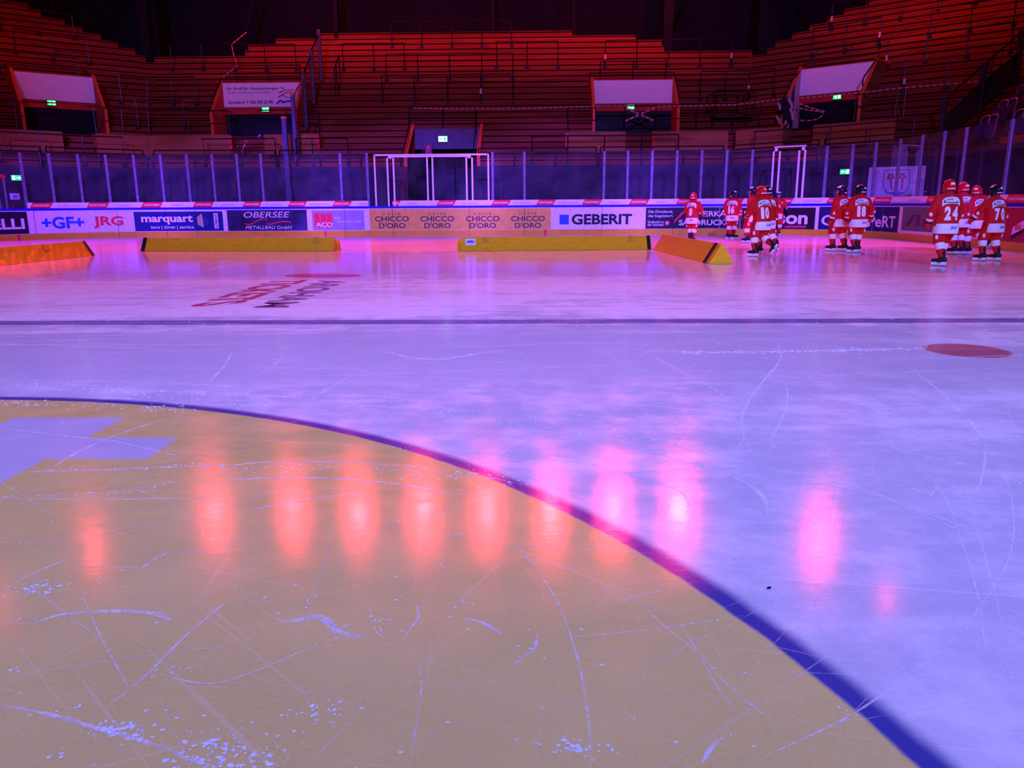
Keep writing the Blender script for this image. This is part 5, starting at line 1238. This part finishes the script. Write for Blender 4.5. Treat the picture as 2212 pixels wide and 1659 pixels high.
CL = [(270,1270,.012,1),(162,1290,.014,2),(335,1200,.012,2),(90,1268,.03,14),(55,1278,.03,10),(128,1252,.03,8),(48,1338,.012,4),(86,1342,.010,6),(570,1300,.010,5),(595,1318,.009,2),(683,1297,.016,5),(813,1338,.016,8),(824,1372,.018,9),(357,1534,.009,2),(155,1523,.014,7),(245,1575,.020,16),(268,1582,.02,12),(110,1634,.012,5),(480,1620,.05,30),(500,1645,.04,24),(703,1538,.03,14),(702,1386,.010,4),(858,1246,.010,3),(858,1285,.012,3),(998,1300,.010,3),(745,1352,.010,3),(1226,1612,.025,14),(1560,1592,.010,3),(1838,1538,.012,4),(1238,1222,.016,4),(1392,1462,.006,1),(1368,1560,.006,1),(2174,1453,.010,3),(1142,1407,.02,6),(380,1443,.010,4),(415,1442,.008,3),(320,1456,.008,2),(30,1450,.012,4),(945,1225,.012,4),(1070,1230,.010,2)]
for x, y, sp, n in CL:
    c = gnd(x, y)
    big = n >= 10
    for i in range(n*(3 if big else 1)): flake(c+Vector((rs.gauss(0, sp*1.5), rs.gauss(0, sp*(.7 if big else 1.2)), 0)), (.002+.0035*rs.random())*(1.5 if big and rs.random() < .3 else .8 if big else 1))
def crumbs(pts, n, r, sp):
    P = [gnd(x, y) for x, y in pts]
    for i in range(n):
        f = rs.random()*(len(P)-1); j = int(f); c = P[j]+(P[j+1]-P[j])*(f-j); flake(c+Vector((rs.gauss(0, sp), rs.gauss(0, sp), 0)), r*.6*(.4+rs.random()))
crumbs([(0, 1020), (150, 1016), (320, 1012), (420, 1005)], 70, .007, .01); crumbs([(0, 1075), (160, 1068), (320, 1062), (370, 1040)], 60, .008, .012)
crumbs([(420, 1005), (520, 1006), (600, 1010), (720, 1013)], 60, .009, .035); crumbs([(840, 1012), (900, 1022), (980, 1026), (1080, 1030), (1140, 1040)], 110, .009, .05)
crumbs([(0, 868), (100, 875), (300, 880), (420, 886)], 130, .011, .04); crumbs([(40, 830), (200, 838), (330, 850), (560, 866)], 160, .012, .07); crumbs([(560, 850), (900, 880), (1100, 905), (1400, 960)], 160, .010, .08)
crumbs([(1460, 762), (1700, 760), (2000, 752)], 160, .014, .05); crumbs([(1200, 890), (1500, 955), (1800, 1010), (2100, 1080)], 150, .008, .09)
crumbs([(830, 968), (960, 968), (1106, 980)], 60, .007, .02); crumbs([(960, 1155), (1010, 1157)], 16, .005, .006)
for i in range(420):
    y = 1.2+11*rs.random()**1.7; x = 3.4+(rs.random()-.5)*(1.6+y*1.3); flake(Vector((x, y, 0)), .0018+.0025*rs.random()+y*.0006)
tag(SHM.build('ice_shavings', M_snow), 'loose white ice shavings scattered over the scratched ice', 'ice shavings', kind='stuff')
mb = MB(); c = gnd(1661, 1272); mb.ell(c+Vector((0, 0, .004)), (.009, .004, .004), Matrix.Rotation(.4, 3, 'Z'), 8, 5)
tag(mb.build('black_crumb', M_matb, None, c), 'tiny black crumb lying on the pale ice right of the circle line', 'crumb')
# ------------------------------------------------------------------ young skaters
M_jred = pm('jersey_red', (.52, .010, .014), .7, nz=(7, .18)); M_jwht = pm('jersey_white', (.78, .77, .80), .7, nz=(7, .06))
M_skin = pm('skin', (.62, .36, .27), .55, nz=(8, .08)); M_hred = pm('helmet_red', (.60, .012, .015), .25); M_hblk = pm('helmet_black', (.010, .010, .016), .2)
M_boot = pm('boot_black', (.016, .016, .022), .35, nz=(30, .5)); M_hold = pm('skate_holder', (.74, .74, .78), .4); M_blade = pm('skate_blade', (.5, .5, .55), .25, metal=.9)
M_glv = pm('glove_red', (.50, .02, .03), .6); M_glvd = pm('glove_black', (.015, .013, .02), .6); M_stick = pm('sticker_white', (.80, .80, .84), .4); M_yelp = pm('patch_yellow', (.75, .50, .05), .5)
M_green = pm('patch_green', (.02, .12, .08), .5); M_scrip = pm('script_blue', (.03, .06, .50), .5); M_eye = pm('eye_dark', (.02, .015, .015), .3); M_lip = pm('lip', (.45, .16, .14), .5)

def bake(mb, voxel, it=6, fac=.5):
    me = bpy.data.meshes.new('tmp'); me.from_pydata(mb.v, [], mb.f); me.update()
    o = bpy.data.objects.new('tmp', me); COL.objects.link(o)
    r = o.modifiers.new('r', 'REMESH'); r.mode = 'VOXEL'; r.voxel_size = voxel
    if it: s = o.modifiers.new('s', 'SMOOTH'); s.iterations = it; s.factor = fac
    dg = bpy.context.evaluated_depsgraph_get(); dg.update(); ev = o.evaluated_get(dg); m = ev.to_mesh()
    out = MB(); out.add([v.co.copy() for v in m.vertices], [tuple(p.vertices) for p in m.polygons]); ev.to_mesh_clear()
    bpy.data.objects.remove(o); bpy.data.meshes.remove(me); return out
def lerp(a, b, t): return a+(b-a)*t
def sstep(x, a, b): t = max(0, min(1, (x-a)/(b-a))); return t*t*(3-2*t)

def skater(label, feet, top_py, yaw, num=None, lean=.06, head_yaw=0, helm='red', legs=None, arms=None, cage='cage', front=False, gd=False, cover=0, D=None, twist=0.0, patch=True):
    """feet: picture point between the skates; yaw: turn away from the view axis, left positive"""
    base = gnd(*feet) if D is None else D
    az = math.atan2(base.x-CAM.x, base.y-CAM.y)
    # height so that the helmet top meets its picture row
    z = 1.5
    for _ in range(8):
        p0, p1 = proj((base.x, base.y, z))[1], proj((base.x, base.y, z+.01))[1]; z += (top_py-p0)/(p1-p0)*.01
    sc = z/1.60
    root = thing('person', label, 'person', base, 'young ice hockey players'); WL[root.name] = Vector((0, 0, 0))
    root.rotation_euler = (0, 0, yaw-az); root.scale = (sc, sc, sc)
    piv = Vector((0, 0, .80)); Rl = lambda a: Matrix.Rotation(-a, 3, 'X')
    def bend(v):
        w = sstep(v.z, .62, 1.02); q = piv+Rl(lean*w) @ (v-piv); return Matrix.Rotation(twist*w, 3, 'Z') @ q
    def bent(mb): mb.v = [bend(v) for v in mb.v]; return mb
    legs = legs or {}
    arms = arms or {}
    J = {}
    for s, k in ((-1, 'l'), (1, 'r')):
        L = legs.get(k, {}); f = Vector(L.get('foot', (s*.11, 0, 0))); fy = L.get('yaw', 0); fp = L.get('pitch', 0)
        hip = Vector((s*.095, 0, .80)); an = Vector(L.get('ankle', f+Vector((0, -.02, .20)))); kn = Vector(L['knee']) if 'knee' in L else (hip+an)/2+Vector((s*.01, .07, .0))
        J[k] = (hip, kn, an, f, fy, fp)
        A = arms.get(k, {}); sh = Vector((s*.178, 0, 1.25)); el = Vector(A.get('el', (s*.252, -.02, 1.00))); ha = Vector(A.get('ha', (s*.262, .07, .76))); J['a'+k] = (sh, el, ha)
    # body: one continuous surface from head to ankles and fingertips
    mb = MB(); mb.ell((0, 0, 1.05), (.15, .095, .28)); mb.ell((0, 0, .84), (.145, .10, .12)); mb.limb([(0, -.01, 1.24), (0, 0, 1.40)], [.055, .05])
    HY = Matrix.Rotation(head_yaw, 3, 'Z'); hc = Vector((0, .005, 1.455))
    mb.ell(hc, (.078, .095, .108), HY); mb.ell(hc+HY @ Vector((0, .09, -.012)), (.014, .02, .018)); mb.ell(hc+HY @ Vector((0, .05, -.07)), (.05, .05, .04))
    for s in (-1, 1): mb.ell(hc+HY @ Vector((s*.08, -.005, -.005)), (.012, .022, .032))
    for k in 'lr':
        hip, kn, an = J[k][:3]; mb.limb([hip, kn, an], [.085, .06, .042]); sh, el, ha = J['a'+k]; mb.limb([sh, el, ha], [.052, .042, .03])
    body = bake(mb, .016, 4)
    body.v = [bend(v) if v.z > .62 else v for v in body.v]; body.build('body', M_skin, root, smooth=True)
    if front or cage == 'visor':
        for s in (-1, 1):
            mb = MB(); mb.ell(hc+HY @ Vector((s*.032, .086, .012)), (.014, .010, .008)); bent(mb).build('eye', M_eye, root)
        mb = MB(); mb.ell(hc+HY @ Vector((0, .093, -.052)), (.024, .008, .007)); bent(mb).build('mouth', M_lip, root)
    # trousers, socks, skates
    mb = MB(); mb.ell((0, -.005, .76), (.19, .145, .13))
    for k in 'lr':
        hip, kn, an = J[k][:3]; lo = kn+(an-kn)*.10
        mb.limb([hip+Vector((0, 0, .02)), lerp(hip, kn, .5)+Vector((0, -.01, 0)), lo], [.132, .128, .108])
    p = bake(mb, .016, 5); p.v = [v if v.z < .6 else bend(v) for v in p.v]; pants = p.build('trousers', M_jred, root, smooth=True)
    for k in 'lr':
        hip, kn, an, f, fy, fp = J[k]; ax = (an-kn); mb = MB()
        for a, b, r0, r1, m in ((.10, .56, .088, .083, 1), (.56, 1.0, .078, .060, 0)):
            mb.limb([kn+ax*a, kn+ax*(a+b)/2, kn+ax*b], [r0, (r0+r1)/2+.004, r1], 14, m)
        mb.build('sock', [M_jred, M_jwht], root, smooth=True)['label'] = 'red and white sock'
        Mf = Matrix.Rotation(fy, 3, 'Z') @ Matrix.Rotation(fp, 3, 'X')
        tr = lambda v: an+Mf @ (Vector(v)-Vector((0, -.02, .20)))
        mb = MB(); mb.limb([tr((0, -.085, .115)), tr((0, 0, .118)), tr((0, .11, .100))], [.046, .05, .038]); mb.limb([tr((0, -.045, .13)), tr((0, -.04, .20)), tr((0, -.035, .265))], [.052, .050, .056])
        bo = bake(mb, .010, 4).build('skate', M_boot, root, smooth=True)
        mb = MB()
        for y0, y1 in ((-.115, -.03), (.035, .135)): mb.prism([tr((-.022, y0, .078)), tr((.022, y0, .078)), tr((.022, y1, .078)), tr((-.022, y1, .078))], Mf @ Vector((0, 0, -.04)))
        mb.prism([tr((-.014, -.125, .044)), tr((-.014, .15, .044)), tr((-.014, .14, .020)), tr((-.014, -.115, .020))], Mf @ Vector((.028, 0, 0)))
        mb.build('blade_holder', M_hold, bo)
        mb = MB(); mb.prism([tr((-.003, -.125, .022)), tr((-.003, -.11, .004)), tr((-.003, -.05, 0)), tr((-.003, .08, 0)), tr((-.003, .13, .006)), tr((-.003, .155, .026))], Mf @ Vector((.006, 0, 0))); mb.build('blade', M_blade, bo)
        mb = MB()
        for i in range(4): z_ = .135+.03*i; mb.tube([tr((-.032, .035-.02*i, z_+.012)), tr((0, .048-.022*i, z_+.02)), tr((.032, .035-.02*i, z_+.012))], .006, 5)
        mb.build('laces', M_stick, bo)
        # knee badge on the trousers
        mb = MB(); c = lerp(hip, kn, .80); side = Vector((1 if k == 'r' else -1, 0, 0))
        mb.ell(c+Vector((side.x*.085, -.075, -.02)), (.03, .03, .05), None, 10, 6); mb.build('trouser_badge', M_jwht, pants)
    # jersey
    rings = [(.60, .222, .180, -.005), (.70, .222, .175, -.005), (.85, .208, .160, 0), (1.0, .208, .152, 0), (1.14, .212, .148, -.005), (1.24, .196, .130, -.008), (1.31, .145, .103, -.008), (1.355, .088, .080, -.004), (1.385, .068, .068, 0)]
    mb = MB(); n = 28
    for z_, rx, ry, cy in rings:
        for i in range(n):
            a = 2*PI*i/n; c_, s_ = math.cos(a), math.sin(a); e = .85
            mb.v.append(Vector((rx*abs(c_)**e*(1 if c_ > 0 else -1), cy+ry*abs(s_)**e*(1 if s_ > 0 else -1), z_)))
    for j in range(len(rings)-1):
        for i in range(n): mb.f.append((j*n+i, j*n+(i+1) % n, (j+1)*n+(i+1) % n, (j+1)*n+i)); mb.mi.append(0)
    mb.f += [tuple(range(n))[::-1], tuple((len(rings)-1)*n+i for i in range(n))]; mb.mi += [0, 0]
    for k in 'lr':
        sh, el, ha = J['a'+k]; w = lerp(el, ha, .82); mb.limb([sh-Vector((sh.x*.25, 0, 0)), sh, el, w], [.080, .084, .074, .062])
    j = bake(mb, .013, 5, .45)
    V = j.v; bvh = BVHTree.FromPolygons(V, j.f)
    mi = []
    for f in j.f:
        c = sum((V[i] for i in f), Vector())/len(f); m = 0
        if c.z < .785 and abs(c.x) < .236 and c.y < .2: m = 1
        for k in 'lr':
            sh, el, ha = J['a'+k]; w = lerp(el, ha, .82)
            if .015 < (c-w).dot((el-ha).normalized()) < .055 and (c-w).length < .12: m = 1
        mi.append(m)
    # children of the arms: keep hem test off the sleeves
    j.mi = mi; jersey = bent(j).build('jersey', [M_jred, M_jwht], root, smooth=True)
    sgn = 1 if front else -1
    def onto(x, z_, o):
        h = bvh.ray_cast(Vector((x, sgn*.6, z_)), Vector((0, -sgn, 0)))[0]
        return (h if h else Vector((x, 0, z_)))+Vector((0, sgn*o, 0))
    def sub(mb_, cuts):
        return mb_
    def decal(name, verts, faces, mat, o, parent):
        bm = bmesh.new(); vs = [bm.verts.new((x, 0, z_)) for x, z_ in verts]
        for f in faces:
            try: bm.faces.new([vs[i] for i in f])
            except ValueError: pass
        for _ in range(3):
            ed = [e for e in bm.edges if e.calc_length() > .035]
            if not ed: break
            bmesh.ops.subdivide_edges(bm, edges=ed, cuts=1, use_grid_fill=True)
            bmesh.ops.triangulate(bm, faces=[f for f in bm.faces if len(f.verts) > 4])
        bm.verts.index_update(); m2 = MB(); m2.add([onto(v.co.x, v.co.z, o) for v in bm.verts], [tuple(v.index for v in f.verts) for f in bm.faces]); bm.free()
        return bent(m2).build(name, mat, parent)
    def text(name, st, x0, x1, z0, z1, mat, o, bold, parent, shear=0.0):
        V_, F_ = textmesh(st, bold, shear)
        if sgn > 0: x0, x1 = x1, x0
        return decal(name, [(x0+(x1-x0)*a, z0+(z1-z0)*b) for a, b in V_], F_, mat, o, parent)
    if patch and not front:
        gx = np.linspace(-.165, .165, 13); vs = []; fs = []
        for i, x in enumerate(gx):
            e = abs(x)/.165; d = .045*max(0, e-.70)/.30
            vs += [(x, 1.135+.012*(1-e)-d*.9), (x, 1.20), (x, 1.272-.02*e-d)]
            if i: b = 3*i; fs += [(b-3, b, b+1, b-2), (b-2, b+1, b+2, b-1)]
        pt = decal('sponsor_patch', vs, fs, M_jwht, .004, jersey)
        text('patch_lettering', 'St.Galler', -.105, .02, 1.208, 1.248, M_green, .0075, .02, pt); text('patch_lettering', 'Kantonalb', -.105, .125, 1.152, 1.192, M_green, .0075, .035, pt)
        decal('patch_mark', [(-.150, 1.16), (-.122, 1.15), (-.115, 1.19), (-.127, 1.225), (-.142, 1.20)], [(0, 1, 2, 3, 4)], M_green, .0075, pt)
    if num:
        if len(num) == 1: text('number', num, -.055, .055, .845, 1.095, M_jwht, .005, .06, jersey)
        else:
            w = .075 if num[0] == '1' else .115
            x0 = -.125
            for c in num:
                ww = .07 if c == '1' else .112
                text('number', c, x0, x0+ww, .845, 1.095, M_jwht, .005, .06, jersey); x0 += ww+.028
    if not front:
        text('hem_lettering', 'Stadli', -.01, .12, .69, .745, M_scrip, .005, .02, jersey, .5); 
        V_ = [(-.05, .662), (.0, .69), (.01, .742), (.03, .76), (.02, .742), (.006, .685)]; decal('hem_swash', V_, [(0, 1, 5), (1, 2, 4, 5), (2, 3, 4)], M_scrip, .006, jersey)
    else:
        decal('front_patch', [(-.06, 1.02), (.06, 1.02), (.06, 1.12), (-.06, 1.12)], [(0, 1, 2, 3)], M_jwht, .005, jersey)
        decal('shoulder_patch', [(-.16, 1.17), (-.09, 1.17), (-.09, 1.23), (-.16, 1.23)], [(0, 1, 2, 3)], M_yelp, .005, jersey)
    # sleeve badges
    for k in 'lr':
        sh, el, ha = J['a'+k]; s = -1 if k == 'l' else 1; m2 = MB(); c = lerp(el, ha, .28); d = (ha-el).normalized()
        o_ = Vector((s*.6, -.8, 0)).normalized(); m2.ell(c+o_*.055, (.034, .034, .042), None, 10, 8); bent(m2).build('sleeve_badge', M_jwht, jersey, smooth=True)
    # gloves: palm, four curled fingers, thumb, cuff
    mg = M_glvd if gd else M_glv
    for k in 'lr':
        sh, el, ha = J['a'+k]; s = -1 if k == 'l' else 1; d = (ha-el).normalized(); xin = Vector((-s, 0, 0)); xin = (xin-d*xin.dot(d)).normalized(); fw = d.cross(xin)*(1 if d.cross(xin).y > 0 else -1)
        m2 = MB(); w = lerp(el, ha, .90); m2.limb([w, w+d*.05], [.062, .058], 14); m2.limb([ha+d*.0, ha+d*.055], [.046, .044], 12)
        for i, (o_, l_) in enumerate(((.036, .062), (.012, .072), (-.012, .066), (-.035, .052))):
            b0 = ha+d*.075+fw*o_; m2.limb([b0, b0+d*l_*.55+xin*.010, b0+d*l_*.75+xin*.045], [.0155, .0145, .013], 8)
        tb = ha+d*.01+fw*.042; m2.limb([tb, tb+fw*.028+d*.03+xin*.014, tb+fw*.022+d*.062+xin*.034], [.018, .016, .014], 8)
        gl = bent(bake(m2, .008, 3)).build('glove', mg, root, smooth=True)
        m2 = MB(); m2.tube([w-d*.012, w+d*.012], .066, 14); bent(m2).build('glove_cuff', M_glvd if mg is M_glv else M_jwht, gl)
    # helmet
    hm = M_hred if helm == 'red' else M_hblk; C_ = Vector((0, -.008, 1.468)); R_ = Vector((.110, .140, .132)); m2 = MB(); nu, nv = 36, 20; vs = []; fs = []; fm = []
    for jv in range(nv+1):
        th_ = PI*jv/nv
        for iu in range(nu):
            ph = 2*PI*iu/nu; ridge = 1+.035*math.cos(ph*6)*math.sin(th_)**2*(1 if math.sin(ph) < .5 else 0)
            vs.append((R_.x*math.sin(th_)*math.cos(ph)*ridge, R_.y*math.sin(th_)*math.sin(ph)*ridge, R_.z*math.cos(th_)))
    keep = {}
    def vid(i):
        if i not in keep: keep[i] = len(m2.v); m2.v.append(C_+HY @ Vector(vs[i]))
        return keep[i]
    for jv in range(nv):
        for iu in range(nu):
            q = [jv*nu+iu, (jv+1)*nu+iu, (jv+1)*nu+(iu+1) % nu, jv*nu+(iu+1) % nu]; c = sum((Vector(vs[i]) for i in q), Vector())/4
            if c.z < -.072 or (c.y > .02 and c.z < .02 and abs(c.x) < .105) or (c.y > .07 and c.z < .05): continue
            m = 0
            if c.y < -.02 and -.066 < c.z < -.035 and abs(c.x) < .075: m = 1
            if c.z > .07 and c.y > .005 and abs(c.x) < .09: m = 1 if (helm != 'red' or abs(c.x) > .035) else 0
            if c.y < -.09 and .012 < c.z < .055 and abs(c.x) < .03: m = 1
            m2.f.append(tuple(vid(i) for i in q)); m2.mi.append(m)
    m2 = bent(m2); he = m2.build('helmet', [hm, M_stick], root, smooth=True)
    so = he.modifiers.new('shell', 'SOLIDIFY'); so.thickness = .014; so.offset = -1
    for s in (-1, 1):
        m2 = MB(); m2.ell(C_+HY @ Vector((s*.098, .01, -.062)), (.022, .045, .045), HY, 12, 8); bent(m2).build('ear_guard', hm, he, smooth=True)
    m2 = MB(); m2.tube([C_+HY @ Vector((s*.095, .06, -.04)) if abs(s) == 1 else C_+HY @ Vector((0, .075, -.125)) for s in (-1, 0, 1)], .008, 6); bent(m2).build('chin_strap', M_glvd, he)
    if cage == 'visor':
        m2 = MB(); nu = 14; nv = 8; b0 = 0
        for jv in range(nv+1):
            z_ = .03-.155*jv/nv
            for iu in range(nu+1):
                a = PI*(.10+.80*iu/nu); r = 1.0-.10*(jv/nv)**2; m2.v.append(C_+HY @ Vector((.122*math.cos(a)*r, .02+.150*math.sin(a)*r, z_)))
        for jv in range(nv):
            for iu in range(nu): m2.f.append((jv*(nu+1)+iu, (jv+1)*(nu+1)+iu, (jv+1)*(nu+1)+iu+1, jv*(nu+1)+iu+1)); m2.mi.append(0)
        bent(m2).build('clear_visor', M_visor, he, smooth=True)
    else:
        m2 = MB()
        for z_ in (.025, -.01, -.045, -.08, -.115): m2.tube([C_+HY @ Vector((.118*math.cos(a), .02+.148*math.sin(a), z_)) for a in np.linspace(.12*PI, .88*PI, 9)], .0035, 5)
        for a in np.linspace(.2*PI, .8*PI, 6): m2.tube([C_+HY @ Vector((.118*math.cos(a), .02+.148*math.sin(a), z_)) for z_ in (.03, -.045, -.12)], .0035, 5)
        bent(m2).build('face_cage', M_plate, he)
    return root
R = math.radians
WALK = lambda s: {'l': {'foot': (-.11, .10*s, 0), 'yaw': .15}, 'r': {'foot': (.11, -.10*s, 0), 'yaw': -.1}}
skater('skater in red shirt number 8 standing alone left of the group', (1493, 523.5), 415.5, R(-24), '8', lean=.05, head_yaw=.15, arms={'r': {'el': (.30, .05, 1.02), 'ha': (.30, .22, .90)}, 'l': {'el': (-.275, .06, 1.02), 'ha': (-.20, .22, .92)}}, legs={'l': {'foot': (-.055, .03, 0), 'yaw': .3}, 'r': {'foot': (.055, -.03, 0), 'yaw': -.2}})
skater('skater with number 16 on a red shirt and head turned right', (1579, 516.5), 412, R(-12), '16', head_yaw=R(-62), helm='black', legs={'l': {'foot': (-.09, .05, 0), 'yaw': R(-75)}, 'r': {'foot': (.09, -.05, 0), 'yaw': R(-75)}})
skater('skater in black helmet with clear visor, in profile left of number 10', (1623, 525), 402.5, R(62), None, head_yaw=R(18), helm='black', cage='visor', legs={'l': {'foot': (-.10, .12, 0), 'yaw': .1}, 'r': {'foot': (.10, -.06, 0), 'yaw': .1}})
skater('skater pushing off with number 10 on a red shirt and red helmet', (1641, 554), 400.5, R(38), '10', lean=.16, head_yaw=R(10), legs={'l': {'foot': (-.16, .02, 0), 'yaw': .5}, 'r': {'foot': (.17, -.14, .10), 'ankle': (.13, -.22, .30), 'knee': (.10, .08, .46), 'yaw': .2, 'pitch': R(-52)}}, arms={'l': {'el': (-.30, .08, 1.0), 'ha': (-.22, .28, .92)}, 'r': {'el': (.28, .06, 1.0), 'ha': (.18, .26, .90)}})
skater('skater almost hidden behind number 10, trailing skate showing', (1651, 549), 400.5, R(30), None, lean=.08, helm='black', legs={'l': {'foot': (-.08, .12, 0), 'yaw': .3}, 'r': {'foot': (.16, -.22, .03), 'ankle': (.16, -.24, .24), 'knee': (.12, .0, .50), 'yaw': -.3, 'pitch': R(-30)}})
skater('skater in dark helmet facing the camera by the boards', (1676, 508.5), 413.5, PI+R(8), None, lean=.05, helm='black', front=True, gd=True, arms={'l': {'el': (-.32, .06, 1.02), 'ha': (-.36, .20, .98)}, 'r': {'el': (.29, .04, 1.0), 'ha': (.22, .20, .86)}})
skater('skater with a clear visor looking left, half behind number 18', (1809, 542.5), 400.5, R(52), '3', head_yaw=R(32), helm='black', cage='visor', legs={'l': {'foot': (-.12, .10, 0), 'yaw': .35}, 'r': {'foot': (.12, -.06, 0), 'yaw': .3}})
skater('skater with number 18 on a red shirt and black helmet', (1848, 545.5), 398.5, R(30), '18', head_yaw=R(25), helm='black', legs={'l': {'foot': (-.07, .0, 0), 'yaw': .75}, 'r': {'foot': (.07, .10, 0), 'yaw': .5}}, arms={'r': {'el': (.32, -.02, 1.02), 'ha': (.37, .10, .83)}, 'l': {'el': (-.27, .03, 1.0), 'ha': (-.21, .16, .80)}})
skater('nearest skater, number 24 on a red shirt and red helmet', (2033, 574), 386.5, R(30), '24', head_yaw=R(-4), legs={'l': {'foot': (-.05, -.03, 0), 'yaw': .95}, 'r': {'foot': (.055, .16, 0), 'yaw': .6}}, arms={'l': {'el': (-.30, -.04, 1.02), 'ha': (-.315, .05, .79)}, 'r': {'el': (.28, .04, 1.0), 'ha': (.25, .16, .80)}})
skater('skater in red helmet directly behind and right of number 24', (2066, 549.5), 392.5, R(38), None, head_yaw=R(0), legs={'l': {'foot': (-.09, .02, 0), 'yaw': .8}, 'r': {'foot': (.09, .0, 0), 'yaw': .6}})
skater('skater in red helmet looking right between number 24 and number 70', (2098, 549.5), 399.5, R(52), None, head_yaw=R(-62), lean=.10, legs={'l': {'foot': (-.12, .06, 0), 'yaw': .7}, 'r': {'foot': (.16, -.25, .12), 'ankle': (.16, -.24, .34), 'knee': (.12, .06, .50), 'yaw': -.2, 'pitch': R(-30)}}, arms={'r': {'el': (.31, .02, 1.03), 'ha': (.34, .18, .90)}})
skater('rightmost skater, number 70 on a red shirt and black helmet', (2136, 563.5), 398, R(46), '70', lean=.10, head_yaw=R(12), helm='black', legs={'l': {'foot': (-.20, .03, 0), 'yaw': .65}, 'r': {'foot': (.12, -.03, 0), 'yaw': .45}}, arms={'l': {'el': (-.34, .05, 1.05), 'ha': (-.40, .16, .90)}})
